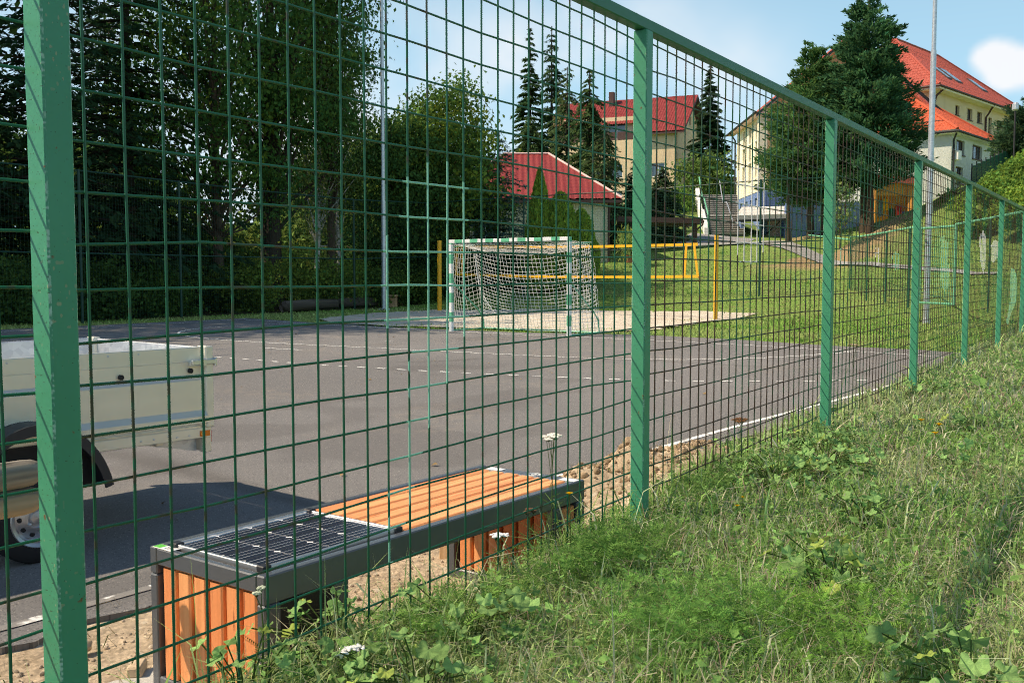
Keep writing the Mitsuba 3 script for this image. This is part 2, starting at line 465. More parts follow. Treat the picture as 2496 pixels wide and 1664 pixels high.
def hgt(x, y):
    x, y = np.broadcast_arrays(np.asarray(x, float), np.asarray(y, float))
    sh = x.shape
    p = np.stack([x.ravel(), y.ravel()], 1)
    far = _rbf(np.clip(p, -399, 399))
    x, y = p[:, 0], p[:, 1]
    d = np.hypot(np.maximum(np.maximum(-80 - x, x - (31 - .02 * y)), 0), np.maximum(np.maximum(2.3 - y, y - 25.5), 0))
    far = far * ss(0, 5, d)
    wob = meshkit.fbm(np.stack([x * .7, y * .7, x * 0], 1), 3, 3) - .5
    far = far + .12 * wob * ss(2, 6, d)
    bank = .25 + .02 * np.maximum(0, 1.7 - y) + .024 * np.maximum(0, x - 14) + .10 * wob * ss(1.9, .6, y)
    edge = 1.98 + .12 * ss(4.3, 5.5, x) + .25 * (meshkit.noise(np.stack([x * 1.7, y * 0, x * 0], 1), 5) - .5)
    w = (1 - ss(edge - .16, edge + .22, y)) * ss(30, 20, x) * ss(-60, -30, x)
    z = w * bank + (1 - w) * far
    z = z - .03 * ss(.0, .4, y - 2.2) * ss(31, 29, x) * ss(26, 25.3, y)                 # bed under the court
    dirt = ss(2.0, 2.3, y) * ss(4.2, 3.6, y) * ss(8, 7, x)
    n1 = meshkit.fbm(np.stack([x * 6, y * 6, x * 0], 1), 4, 6)
    z = z + dirt * (.05 * (n1 - .42))
    # the heap of dug soil beside the bench, and the trench dug along its foot
    heap = np.exp(-(((x - 4.80) / .60) ** 2 + ((y - 2.40) / .40) ** 2) ** 1.1) + .12 * np.exp(-(((x - 5.3) / .3) ** 2 + ((y - 2.3) / .3) ** 2))
    z = z + heap * (.36 + .18 * (n1 - .5))
    tr = np.exp(-(((y - 2.16) / .13) ** 2)) * ss(2.25, 2.5, x) * ss(3.65, 3.45, x)
    z = z - tr * (.13 + .08 * n1)
    return z.reshape(sh)


def axis(segs):
    out = [np.arange(a, b, s) for a, b, s in segs] + [[segs[-1][1]]]
    return np.concatenate(out)


gx = axis([(-900, -100, 100), (-100, -20, 8), (-20, -1, 1.), (-1, 1.4, .12), (1.4, 6.4, .05), (6.4, 16, .2), (16, 26, .4), (26, 60, .8), (60, 130, 3), (130, 300, 15), (300, 1000, 100)])
gy = axis([(-900, -100, 100), (-100, -20, 8), (-20, -6, 1.), (-6, 1.3, .2), (1.3, 3.4, .045), (3.4, 6, .3), (6, 26, .8), (26, 50, 1.2), (50, 130, 4), (130, 300, 15), (300, 1000, 100)])
GX, GY = np.meshgrid(gx, gy, indexing='ij')
GZ = hgt(GX, GY)
i, j = np.meshgrid(np.arange(len(gx) - 1), np.arange(len(gy) - 1), indexing='ij')
q = np.stack([i * len(gy) + j, (i + 1) * len(gy) + j, (i + 1) * len(gy) + j + 1, i * len(gy) + j + 1], -1).reshape(-1, 4)
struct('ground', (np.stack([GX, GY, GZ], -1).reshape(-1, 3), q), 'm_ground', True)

# the asphalt court and its painted lines
near = [(-30, 5.2), (-6, 3.9), (1.2, 3.46), (1.5, 3.36), (1.75, 3.42), (2.0, 3.30), (2.2, 3.37), (2.45, 3.28), (2.7, 3.34), (3.0, 3.22), (3.6, 3.16), (4.3, 3.05), (5.2, 2.98), (6.3, 2.9), (8, 2.7), (10, 2.45), (12.5, 2.22), (15.5, 2.1), (17.6, 2.05)]
farE = [(18.3, 3.4), (18.5, 5.0), (19.2, 7.0), (19.6, 9.2), (19.3, 10.6), (18.95, 12), (19.1, 15.7), (19.9, 19.4), (20.8, 22.8), (13, 22.9), (-30, 25)]
court_poly = sg.Polygon(near + farE)
v, f = extrude(court_poly, .03)
struct('court', (v + A3([0, 0, -.028]), f), 'm_asphalt')
ZL = .0065
GOAL = [(20.09, 22.2), (18.9, 17.1), (18.4, 13.5), (18.19, 10.31), (17.95, 7.44), (17.45, 4.8), (17.05, 3.26), (16.75, 2.42)]
AREA = [(19.461, 19.12), (17.562, 19.72), (16.286, 19.514), (15.475, 19.12), (14.508, 18.255), (14.067, 17.594), (13.78, 16.9), (13.5, 15.7), (13.44, 14.1), (13.5, 12.2), (13.55, 10.75), (13.57, 9.39), (13.59, 8.2), (13.64, 7.13), (13.88, 6.25), (14.25, 5.7), (14.75, 5.25), (15.52, 4.84), (16.5, 4.46), (17.2, 4.28)]
FREE = [(10.9, 13.9), (10.801, 13.359), (10.659, 12.159), (10.56, 10.796), (10.56, 9.44), (10.63, 8.4), (10.75, 7.44), (10.86, 6.57), (11.0, 5.76), (11.28, 4.91), (11.66, 4.22), (11.97, 3.78), (12.31, 3.35), (12.7, 2.94)]
TOUCH = [(-14, 4.6), (-4, 3.95), (2.1, 3.52), (3.4, 3.40), (5.95, 3.14), (6.84, 3.1), (8.3, 2.98), (10.1, 2.78), (12.5, 2.54), (16.75, 2.42)]
LEFT = [(20.09, 22.2), (17.3, 22.0), (13.6, 21.9), (-10, 23.5)]
for pts, w, sm in ((GOAL, .05, 1), (AREA, .05, 1), (TOUCH, .055, 1), (LEFT, .05, 1), ([(12.433, 13.335), (12.467, 12.339)], .05, 0), ([(15.108, 12.69), (15.118, 12.5)], .05, 0)):
    p = A3(pts)
    if sm:
        p = resample(p, .6)
        for _ in range(4):
            p[1:-1] = .25 * p[:-2] + .5 * p[1:-1] + .25 * p[2:]
    part('court', 'line', ribbon(p, w, ZL), 'm_line')
p = resample(FREE, .02)
for s in range(6, len(p) - 9, 17):
    part('court', 'dash', ribbon(p[s:s + 8], .062, ZL), 'm_line')

# beach volleyball sand, the path and concrete slab
SAND = sg.Polygon([(19.69, 18.2), (19.54, 16.4), (19.7, 14.6), (19.75, 10.9), (21.4, 9.9), (25.1, 10.2), (28.6, 10.4), (31.7, 10.9), (32, 13.1), (31.1, 16), (30.5, 19.2), (29.2, 22.1), (25.4, 22), (21.5, 20.6)]).buffer(.5).buffer(-.5)


def sheet(poly, step, h, lift):
    x0, y0, x1, y1 = poly.bounds
    xs, ys = np.arange(x0, x1 + step, step), np.arange(y0, y1 + step, step)
    X, Y = np.meshgrid(xs, ys, indexing='ij')
    Z = h(X, Y) + lift
    i, j = np.meshgrid(np.arange(len(xs) - 1), np.arange(len(ys) - 1), indexing='ij')
    q = np.stack([i * len(ys) + j, (i + 1) * len(ys) + j, (i + 1) * len(ys) + j + 1, i * len(ys) + j + 1], -1).reshape(-1, 4)
    c = np.stack([X, Y], -1).reshape(-1, 2)[q].mean(1)
    q = q[contains_xy(poly, c[:, 0], c[:, 1])]
    return np.stack([X, Y, Z], -1).reshape(-1, 3), q


struct('sand_pit', sheet(SAND, .11, lambda x, y: np.maximum(hgt(x, y), -.03) + .05 * meshkit.fbm(np.stack([x * 1.6, y * 1.6, x * 0], -1), 3, 2), .015), 'm_sand', True)
PATH = resample([(37, 4.5), (40, 6.3), (42.8, 8.4), (46.5, 12.7), (52.9, 21.0), (58.5, 23.6), (62.5, 23.9)], .5)
for _ in range(3):
    PATH[1:-1] = .25 * PATH[:-2] + .5 * PATH[1:-1] + .25 * PATH[2:]
w = np.interp(PATH[:, 0], [37, 44, 50, 56, 63], [.3, .45, .9, 3.0, 4.4])
struct('path', ribbon(PATH, w, .06, hgt), 'm_path', True)

# ------------------------------------------------------------------ the green mesh fence in front
FY, PH = 1.775, .03                                  # line of the posts' centres, half their width
POSTX = [-1.63, 1.139] + [3.734 + 2.768 * k for k in range(9)]
ZTOP, ROW = 2.278, .0985
fence = thing('mesh_fence', 'tall green welded mesh fence with square posts running along the court from the left foreground', 'fence')
for k, x in enumerate(POSTX):
    z0 = float(hgt(x, FY)) - .25
    p = part(fence, 'post', cbox(x - PH, x + PH, FY - PH, FY + PH, z0, ZTOP - .002, .004), 'm_greenpost')
part(fence, 'top_rail', cbox(-6, POSTX[-1] + .03, FY - .019, FY + .031, ZTOP, ZTOP + .046, .004), 'm_rail')
YW = FY + PH + .004
for b in range(len(POSTX) - 1):
    x0, x1 = POSTX[b], POSTX[b + 1]
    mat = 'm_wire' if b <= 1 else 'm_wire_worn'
    base = .012 if b == 0 else 0.
    panel = num(fence + '__mesh_panel')
    labels[panel] = {}
    wires = []
    zb = float(hgt((x0 + x1) / 2, FY)) - .05
    for k in range(21):
        z = 2.253 - ROW * k + base
        xs = np.linspace(x0 + PH * .6, x1 - PH * .6, 8)
        zz = z + R.normal(0, .0022, 8)
        zz[[0, -1]] += R.normal(0, .006, 2)
        yy = YW + R.normal(0, .002, 8)
        wires.append(tube(np.c_[xs, yy, zz], .0033, 5, False))
    nc = 28
    for k in range(1, nc):
        x = x0 + (x1 - x0) * k / nc + R.normal(0, .001)
        zs = np.linspace(zb, ZTOP + .01, 4)
        wires.append(tube(np.c_[x + R.normal(0, .0014, 4), YW - .0062 + R.normal(0, .0012, 4), zs], .0033, 5, False))
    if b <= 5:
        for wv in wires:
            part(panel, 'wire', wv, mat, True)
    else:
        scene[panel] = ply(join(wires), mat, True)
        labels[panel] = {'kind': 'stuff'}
    if not labels[panel]:
        del labels[panel]

# ------------------------------------------------------------------ bench with the solar panel
BO, BA = (1.964, 2.101, -.012), -.0668
BL, BW, BH = 1.69, .555, .455


def bp(parent, name, m, mat, **k):
    return part(parent, name, place(m, BO, BA), mat, **k)


bench = thing('bench', 'low anthracite bench with orange wood slats and a solar panel set in its seat', 'bench')
H1 = BH - .0
fr = [cbox(0, BL, 0, .036, BH - .085, H1), cbox(0, BL, BW - .036, BW, BH - .085, H1),                  # long beams
      cbox(0, .024, .036, BW - .036, BH - .055, H1 - .0015), cbox(BL - .075, BL, .036, BW - .036, BH - .03, H1 - .0015)]
bp(bench, 'top_frame', join(fr), 'm_anthracite')
for x0, x1 in ((0, .33), (1.46, BL)):
    e = []
    for y in (0, BW - .036):
        for a, c in ((x0, x0 + .06), (x1 - .06, x1)):
            e.append(cbox(a, c, y, y + .036, 0, BH - .087))
        e.append(cbox(x0 + .06, x1 - .06, y + .002, y + .034, 0, .035))
    for a, c in ((x0 + .001, x0 + .022), (x1 - .022, x1 - .001)):
        e.append(cbox(a, c, .036, BW - .036, 0, .04))
    bp(bench, 'end_frame', join(e), 'm_anthracite')
bp(bench, 'side_panel', cbox(.061, .269, .012, .022, .036, BH - .09), 'm_blackpanel', label='black panel closing the box below the solar panel')
bp(bench, 'end_backing', cbox(.030, .036, .037, BW - .037, .041, BH - .058), 'm_blackpanel')
bp(bench, 'end_backing', cbox(1.495, 1.501, .037, BW - .037, .041, BH - .09), 'm_blackpanel')
bp(bench, 'end_backing', cbox(1.525, 1.628, .028, .033, .036, BH - .09), 'm_blackpanel')


def slat(w, l, t):
    """a board with sloped long edges, lying along x from 0 to l, across y from 0 to w, top at t"""
    m = extrude(sg.Polygon([(0, 0), (w, 0), (w, t - .007), (w - .010, t), (.006, t), (0, t - .005)]), l)
    v = m[0]
    return np.stack([v[:, 2], v[:, 0], v[:, 1]], 1), m[1]


for k in range(6):                                    # the seat
    y = .040 + .0792 * k
    v, f = slat(.072, .985 + R.normal(0, .002), .026)
    bp(bench, 'seat_slat', (v + A3([.618, y, BH - .024 + R.normal(0, .0006)]), f), 'm_wood_top')
for k in range(6):                                    # upright boards of the near end
    y = .046 + .0782 * k
    v, f = slat(.064, BH - .105, .028)
    v = np.stack([.034 - v[:, 2], v[:, 1] + y, v[:, 0] + .042], 1)
    bp(bench, 'end_slat', (v, f[:, ::-1]), 'm_wood_end')
for k in range(6):                                    # of the far box, on its inner side and its front
    y = .046 + .0782 * k
    v, f = slat(.064, BH - .14, .024)
    bp(bench, 'end_slat', (np.stack([1.494 - v[:, 2], v[:, 1] + y, v[:, 0] + .042], 1), f[:, ::-1]), 'm_wood_end')
for k in range(2):
    v, f = slat(.047, BH - .14, .022)
    bp(bench, 'end_slat', (np.stack([1.526 + .052 * k + v[:, 1], .027 - v[:, 2], v[:, 0] + .042], 1), f), 'm_wood_end')
sx0, sx1, sy0, sy1 = .036, .606, .046, .488
sp = num(bench + '__solar_panel')
sfr = [cbox(sx0, sx1, sy0, sy0 + .014, BH - .02, BH + .012, .002), cbox(sx0, sx1, sy1 - .014, sy1, BH - .02, BH + .012, .002),
       cbox(sx0, sx0 + .012, sy0 + .014, sy1 - .014, BH - .02, BH + .011, .002), cbox(sx1 - .012, sx1, sy0 + .014, sy1 - .014, BH - .02, BH + .011, .002)]
scene[sp] = ply(place(join(sfr), BO, BA), 'm_alu')
labels[sp] = {'label': 'solar panel with aluminium rim set in the near end of the seat'}
part(sp, 'backsheet', place(cbox(sx0 + .012, sx1 - .012, sy0 + .014, sy1 - .014, BH - .01, BH + .004, .0005), BO, BA), 'm_backsheet')
cw, ch = (sx1 - sx0 - .036) / 4, (sy1 - sy0 - .04) / 4
for a in range(4):
    for b in range(4):
        x, y, c = sx0 + .018 + cw * a, sy0 + .02 + ch * b, .012
        g_ = .0026
        pol = sg.Polygon([(x + c, y + g_), (x + cw - c, y + g_), (x + cw - g_, y + c), (x + cw - g_, y + ch - c), (x + cw - c, y + ch - g_), (x + c, y + ch - g_), (x + g_, y + ch - c), (x + g_, y + c)])
        v, f = extrude(pol, .0015)
        part(sp, 'cell', place((v + A3([0, 0, BH + .0042]), f), BO, BA), 'm_cell')
bb = []
for b in range(4):
    for k in (1, 2, 3):
        y = sy0 + .02 + ch * (b + k / 4)
        bb.append(box(sx0 + .02, sx1 - .02, y - .0006, y + .0006, BH + .005, BH + .0061))
part(sp, 'busbars', place(join(bb), BO, BA), 'm_backsheet', kind='stuff')
for x, y in ((sx0 - .006, sy0 - .006), (sx0 - .006, sy1 - .03), (sx1 - .02, sy0 - .008), (sx1 - .02, sy1 - .026)):
    part(sp, 'clamp', place(cbox(x, x + .032, y, y + .034, BH - .004, BH + .015, .003), BO, BA), 'm_black_plastic')
st = bp(bench, 'sticker', box(.001, .034, .445, .54, BH - .001, BH + .0007), 'm_sticker', label='white sticker with a green mark on the near end')
part(st, 'mark', place(box(.003, .032, .505, .539, BH + .0006, BH + .0013), BO, BA), 'm_stickergreen')
for k, y in enumerate((.458, .471, .484)):
    part(st, 'mark', place(box(.008, .026, y, y + .005, BH + .0006, BH + .0012), BO, BA), 'm_anthracite')
for y0, y1 in ((.40, .50), (.012, .088)):
    bp(bench, 'sticker', box(1.625, 1.672, y0, y1, BH - .001, BH + .0007), 'm_sticker')
for r0 in (.030, .012):
    v, f = extrude(sg.Point(0, 0).buffer(r0).difference(sg.Point(0, 0).buffer(r0 - .005)), .0015)
    bp(bench, 'charging_mark', (v + A3([1.650, .232, BH - .001]), f), 'm_sticker')

# footing, stake and stones round the bench
v, f = cbox(-.16, .42, -.1, BW + .16, -.10, -.018, .01)
v = v + .012 * (meshkit.noise(v * 9, 3)[:, None] - .5)
solo('concrete_slab', place((v, f), (1.93, 2.101, 0), BA), 'm_concrete', 'thin grey concrete slab under the near end of the bench', 'slab')
v, f = cbox(-.035, .035, -.03, .03, -.25, .22, .003)
solo('wooden_stake', place((v, f), (3.70, 2.74, 0), .35), 'm_stake', 'pale squared wooden stake driven into the soil behind the bench', 'stake')


def rock(s, seed, flat=.7):
    m = trimesh.creation.icosphere(2)
    v = m.vertices * (1 + .55 * (meshkit.noise(m.vertices * 1.5 + seed * 7.7, seed)[:, None] - .5))
    return v * A3([s, s * .75, s * flat]), A3(m.faces)


pr('m_stone', (.52, .40, .27), .9)
solo('stone', place(rock(.032, 3), (2.06, 3.10, .005), .4), 'm_stone', 'rounded tan stone on bare soil right of the big post', 'stone', smooth=True)
v, f = cbox(-.045, .045, -.025, .025, 0, .035, .006)
solo('brick_piece', place((v + .01 * (meshkit.noise(v * 30, 2)[:, None] - .5), f), (2.05, 2.80, -.02), .7), 'm_stone', 'broken piece of tan brick at the near foot of the bench', 'brick')
# loose clods and gravel on the bare soil and the heap
cl, cols = [], []
base = [rock(1, s, .8) for s in range(5, 10)]
low = []
for s in range(6):
    m = trimesh.creation.icosphere(1)
    low.append((m.vertices * (1 + .7 * (meshkit.noise(m.vertices * 1.4 + s * 5.1, s)[:, None] - .5)), A3(m.faces)))
n = 0
while n < 4200:
    x, y = R.uniform(.9, 6.4), R.uniform(2.0, 4.2)
    onheap = math.exp(-((x - 4.9) / .62) ** 2 - ((y - 2.35) / .42) ** 2)
    if y > 3.2 and R.random() < .85 or x > 5.5 or R.random() > .35 + onheap:
        continue
    if 2.0 < x < 3.65 and 2.1 < y < 2.62 and not 2.35 < x < 3.3:
        continue
    s = min(R.lognormal(-5.5, .55) * (1 + .8 * onheap), .024)
    v, f = low[n % 6]
    z = float(hgt(x, y))
    cl.append(place((v * s * R.uniform(.7, 1.2, 3), f), (x, y, z + s * .2), R.uniform(0, 6)))
    c = A3([.35, .255, .16]) if onheap > .25 else A3([.45, .37, .28])
    cols.append(np.tile(c * R.uniform(.55, 1.25), (len(v), 1)))
    n += 1
k = num('loose_soil')
scene[k] = ply(join(cl), 'm_matte', False, color=np.vstack(cols))
labels[k] = {'label': 'loose clods and gravel on the dug soil around the bench', 'category': 'soil', 'kind': 'stuff'}

# ------------------------------------------------------------------ the trailer
TO, TA = (3.579, 4.216, 0), math.atan2(-.128, .992)


def tp(parent, name, m, mat, **k):
    return part(parent, name, place(m, TO, TA), mat, **k)


tr = thing('trailer', 'small box trailer of bare sheet metal standing on the asphalt behind the big post', 'trailer')
LT, WT = 2.05, 1.20
v, f = extrude(sg.Polygon([(.024, .92), (.006, .92), (.004, .916), (.004, .846), (.0015, .8445), (.004, .843), (.004, .778), (-.022, .748), (-.022, .590), (-.048, .560), (-.048, .524), (-.042, .518), (-.010, .514), (.024, .514)]), LT - .045)
tp(tr, 'side_wall', (np.stack([v[:, 2] - LT, v[:, 0], v[:, 1]], 1), f), 'm_sheet', label='cream silver pressed side wall with two ledges')
tp(tr, 'side_wall', cbox(-LT, -.045, WT - .022, WT, .5, .92, .004), 'm_galv')
tp(tr, 'front_wall', cbox(-LT - .022, -LT, 0, WT, .5, .92, .004), 'm_galv')
tp(tr, 'tailgate', cbox(-.022, -.001, .03, WT - .03, .505, .915, .004), 'm_galv')
for y in (0, WT - .045):
    tp(tr, 'corner_post', cbox(-.044, .002, y - (.036 if y == 0 else .004), y + (.047 if y == 0 else .08), .495, .924, .005), 'm_sheet')
tp(tr, 'load_floor', cbox(-LT, -.0215, .02, WT - .02, .49, .5085, .003), 'm_galv')
tp(tr, 'chassis_rail', join([cbox(-LT - .05, -.045, -.036, .05, .444, .498, .003), cbox(-LT - .05, -.045, WT - .05, WT - .012, .444, .498, .003), cbox(-1.2, -1.05, .03, WT - .03, .42, .49, .003), cbox(-.3, -.26, .03, WT - .03, .42, .49, .003)]), 'm_sheet')
tp(tr, 'rear_leg', join([cbox(-.042, .004, -.002, .04, .358, .494, .003), cbox(-.042, .004, WT - .04, WT + .002, .358, .494, .003), cbox(-.03, .002, .04, WT - .04, .36, .44, .003)]), 'm_sheet')
v, f = extrude(sg.Polygon([(-.42, .443), (-.05, .443), (-.05, .36)]), .006)
tp(tr, 'gusset', (np.stack([v[:, 0], v[:, 2] + .06, v[:, 1]], 1), f[:, ::-1]), 'm_galv')
tp(tr, 'latch', join([cbox(-.125, -.045, -.022, .002, .822, .848, .003), cbox(-.13, .012, -.050, -.036, .830, .856, .003), cbox(-.075, -.05, -.058, -.034, .818, .862, .004), cbox(.003, .016, -.052, .02, .818, .862, .003)]), 'm_alu')
for x, z in ((-.115, .798), (-.50, .793)):
    v, f = lathe([(0, -.02), (.008, -.02), (.0135, -.014), (.0135, -.001), (0, -.001)], 16)
    tp(tr, 'rubber_stop', (v + A3([x, .004, z]), f), 'm_rubber', smooth=30)
v, f = cbox(-.088, -.03, -.008, -.001, .452, .482, .002)
tp(tr, 'side_reflector', (v + A3([0, -.035, 0]), f), 'm_orange', label='orange reflector low on the rear corner')
for x in (-.35, -.27, -.22, -.15, -.42):
    v, f = lathe([(0, -.006), (.005, -.006), (.006, 0), (0, 0)], 8)
    tp(tr, 'bolt', (v + A3([x, -.036, .47 + .008 * math.sin(x * 90)]), f), 'm_galv')
for yc, s in ((-.085, 1), (WT + .085, -1)):
    wx, wz, r = -.985, .205, .205
    tyre = lathe([(.125, -.07), (.17, -.075), (.198, -.066), (r, -.045), (r + .001, 0), (r, .045), (.198, .066), (.17, .075), (.125, .07)], 48)
    w = num(tr + '__wheel')
    scene[w] = ply(place((tyre[0] * A3([1, s, 1]) + A3([wx, yc, wz]), tyre[1]), TO, TA), 'm_rubber', 40)
    rim = [lathe([(.128, -.068), (.132, -.072), (.128, -.076), (.112, -.066), (.106, -.04), (.104, .06)], 40), lathe([(.106, -.04), (.095, -.032), (.085, -.036), (.06, -.048), (.045, -.05), (.036, -.042), (.03, -.05), (.0, -.055)], 40)]
    v, f = join(rim)
    part(w, 'rim', place((v * A3([1, s, 1]) + A3([wx, yc, wz]), f), TO, TA), 'm_rim', smooth=35)
    holes = []
    for k in range(10):
        g = k * math.pi / 5
        hv, hf = lathe([(0, -.044), (.011, -.0435), (.0112, -.03)], 10)
        holes.append((hv * A3([1, s, 1]) + A3([wx + .077 * math.cos(g), yc, wz + .077 * math.sin(g)]), hf))
    part(w, 'vent_holes', place(join(holes), TO, TA), 'm_rubber', kind='stuff')
    nuts = []
    for k in range(4):
        g = k * math.pi / 2 + .5
        hv, hf = lathe([(0, -.066), (.006, -.064), (.008, -.046)], 6)
        nuts.append((hv * A3([1, s, 1]) + A3([wx + .046 * math.cos(g), yc, wz + .046 * math.sin(g)]), hf))
    part(w, 'wheel_nuts', place(join(nuts), TO, TA), 'm_galv', kind='stuff')
    g = np.linspace(math.radians(14), math.radians(166), 26)
    vv = []
    for rr, y in ((.322, -.09), (.334, -.085), (.336, .082), (.322, .082)):
        vv.append(np.c_[wx + rr * np.cos(g) * 1.05, np.full(26, yc + y * s), wz + .0 + rr * np.sin(g) * 1.27])
    v = np.stack(vv, 1).reshape(-1, 3)
    fq = []
    for a in range(25):
        for b in range(4):
            fq.append([a * 4 + b, a * 4 + (b + 1) % 4, (a + 1) * 4 + (b + 1) % 4, (a + 1) * 4 + b])
    lip = []
    for rr, y in ((.298, -.093), (.336, -.093), (.336, -.083), (.298, -.083)):
        lip.append(np.c_[wx + rr * np.cos(g) * 1.05, np.full(26, yc + y * s), wz + rr * np.sin(g) * 1.27])
    lv = np.stack(lip, 1).reshape(-1, 3)
    tp(tr, 'mudguard', join([(v, A3(fq)), (lv, A3(fq))]), 'm_black_plastic', smooth=40)
for y in (-.001, WT + .001):
    g = np.linspace(0, math.pi, 24)
    v, f = extrude(sg.Polygon(np.c_[-.985 + .33 * np.cos(g), .30 + .33 * np.sin(g)]), .004)
    tp(tr, 'wheel_arch', (np.stack([v[:, 0], (v[:, 2] - .002) * 4 + y - math.copysign(.034, .5 - y), v[:, 1]], 1), f), 'm_rubber')
for x in np.arange(-2.0, -.1, .16):
    v, f = lathe([(0, -.004), (.004, -.0035), (.0055, 0), (0, 0)], 8)
    tp(tr, 'rivet', (v + A3([x, .004, .90]), f), 'm_galv')
    tp(tr, 'rivet', (v + A3([x + .05, -.047, .540]), f), 'm_galv')
tp(tr, 'tail_lamp', cbox(.002, .03, .03, .17, .40, .47, .006), 'm_redpaint')
tp(tr, 'axle', tube([(-.98, -.1, .215), (-.98, WT + .1, .215)], .025, 8), 'm_rubber')
tp(tr, 'drawbar', join([cbox(-3.2, -LT, WT / 2 - .03, WT / 2 + .03, .42, .48, .004), cbox(-3.1, -3.04, WT / 2 - .02, WT / 2 + .02, 0, .42, .004)]), 'm_galv')

# the two-log rail
lr = thing('log_rail', 'weathered rail of two stacked round logs ending beside the big post', 'rail')
for z, r in ((.716, .041), (.634, .040)):
    xs = np.r_[-.6, np.linspace(-.55, 1.67, 20), 1.70, 1.722]
    rad = np.r_[r * .9, r * (1 + .05 * np.sin(xs[1:-2] * 4 + z * 30)), r * .94, r * .72]
    p = np.c_[xs, 2.80 + .004 * np.sin(xs * 3), z + .003 * np.sin(xs * 5 + 2)]
    part(lr, 'log', tube(p, rad, 20), 'm_log', smooth=40)
for x in (-.45, 1.35):
    part(lr, 'post', tube([(x, 2.90, -.3), (x, 2.90, .30), (x, 2.90, .74)], .055, 14), 'm_log', smooth=40)

# ------------------------------------------------------------------ the goal
goal = thing('goal', 'handball goal with green and white banded posts and a slack white net', 'goal')
GL, GR = A3([18.442, 13.521, 0]), A3([18.221, 10.313, 0])
gd = (GL - GR) / np.linalg.norm(GL - GR)
gb = A3([gd[1], -gd[0], 0])                        # away from the court
GW = np.linalg.norm(GL - GR)
gang = math.atan2(gd[1], gd[0])


def gp(name, m, mat, **k):                          # local: x from the right post to the left one, y towards the court
    return part(goal, name, place(m, GR, gang), mat, **k)


for x in (0., GW):
    gp('post', cbox(x - .04, x + .04, -.04, .04, 0, 2.0, .006), 'm_band')
gp('crossbar', cbox(-.04, GW + .04, -.04, .04, 2.002, 2.082, .006), 'm_band')
for x in (.0, GW):
    gp('net_arm', tube([(x, -.03, 1.92), (x, -.4, 1.95), (x, -.8, 1.98)], .014, 6), 'm_goalgreen')
    gp('stay', tube([(x, -.03, 1.15), (x, -.5, .8), (x, -.95, .5), (x, -1.15, .3), (x, -1.2, .02)], .018, 6), 'm_goalgreen')
    gp('ground_bar', tube([(x, -.04, .03), (x, -.6, .03), (x, -1.2, .03)], .018, 6), 'm_goalgreen')
gp('back_bar', tube([(0, -1.2, .03), (GW, -1.2, .03)], .018, 6), 'm_goalgreen')
net = []
NU, NV = 34, 36
U, V = np.meshgrid(np.linspace(0, 1, NU), np.linspace(0, 1, NV), indexing='ij')
prof = resample([(-.05, 1.98), (-.8, 1.93), (-1.0, 1.2), (-1.13, .5), (-1.2, .06), (-1.45, .03)], .01)
pi = np.clip((V * (len(prof) - 1)).astype(int), 0, len(prof) - 1)
PY, PZ = prof[pi, 0].copy(), prof[pi, 1].copy()
sag = (np.sin(np.pi * U) ** .7) * np.sin(np.pi * np.clip(V * 1.05, 0, 1)) ** .8
PZ -= .26 * sag
PY += .16 * sag * np.sin(np.pi * V * 1.0) + .05 * np.sin(U * 9 + V * 4) * np.sin(np.pi * V)
wob = .028 * (meshkit.noise(np.stack([U * 22, V * 22, U * 0], -1), 3) - .5)
PX = U * GW + .05 * np.sin(V * 8) * np.sin(np.pi * U) + wob
back = np.stack([PX, PY + wob, np.maximum(PZ + .6 * wob, .015)], -1)


def strands(P, r):
    out = []
    for a in range(P.shape[0]):
        out.append(tube(P[a], r, 3, False))
    for b in range(P.shape[1]):
        out.append(tube(P[:, b], r, 3, False))
    return out


net += strands(back, .005)
for x, sgn in ((0., -1), (GW, 1)):
    nu, nv = 11, 22
    u, v = np.meshgrid(np.linspace(0, 1, nu), np.linspace(0, 1, nv), indexing='ij')
    depth = np.interp(v, [0, .35, .75, 1], [.8, .98, 1.13, 1.42])
    yy = -.05 - u * depth + .1 * np.sin(np.pi * v) * u * (1 - u) * 2
    zz = 1.96 * (1 - v) + .03 - .12 * np.sin(np.pi * u) * np.sin(np.pi * v)
    xx = x + sgn * .10 * np.sin(np.pi * v) * np.sin(np.pi * u) + .03 * (meshkit.noise(np.stack([u * 9, v * 17, u * 0 + x], -1), 4) - .5)
    net += strands(np.stack([xx, yy, np.maximum(zz, .015)], -1), .0042)
hang = []
for k in range(7):                                   # gathered cords at the far upper corner
    g = k * .9
    hang.append(tube([(GW - .02, -.78, 1.98), (GW - .1 - .02 * k, -.8 + .02 * math.sin(g), 1.4 - .1 * k), (GW - .15 - .09 * k, -.9, .6 - .05 * k)], .0042, 3, False))
gp('net', join(net + hang), 'm_net', kind='stuff')
ties = [tube([(x, -.045, 2.0 + .02), (x + .02, -.06, 1.975), (x + .01, -.09, 1.97)], .006, 4) for x in np.linspace(.1, GW - .1, 16)]
gp('net_ties', join(ties), 'm_net', kind='stuff')

# ------------------------------------------------------------------ beach volleyball net
vb = thing('volleyball_net', 'yellow beach volleyball net between two yellow posts on the sand behind the goal', 'net')
V0, V1 = A3([27.35, 10.65, 0]), A3([28.55, 21.45, 0])
vz0, vz1 = float(hgt(*V0[:2])), float(hgt(*V1[:2]))
part(vb, 'post', tube([V0 + A3([0, 0, -.2]), V0 + A3([0, 0, 1.2]), V0 + A3([0, 0, 2.42])], .062, 14), 'm_yellow', smooth=40)
part(vb, 'post', tube([V1 + A3([0, 0, -.2]), V1 + A3([0, 0, 1.2]), V1 + A3([0, 0, 2.5])], .078, 14), 'm_yellow', smooth=40)
vd = (V1 - V0) / np.linalg.norm(V1 - V0)


def vp(t, z):
    return V0 + (V1 - V0) * t + A3([0, 0, z])


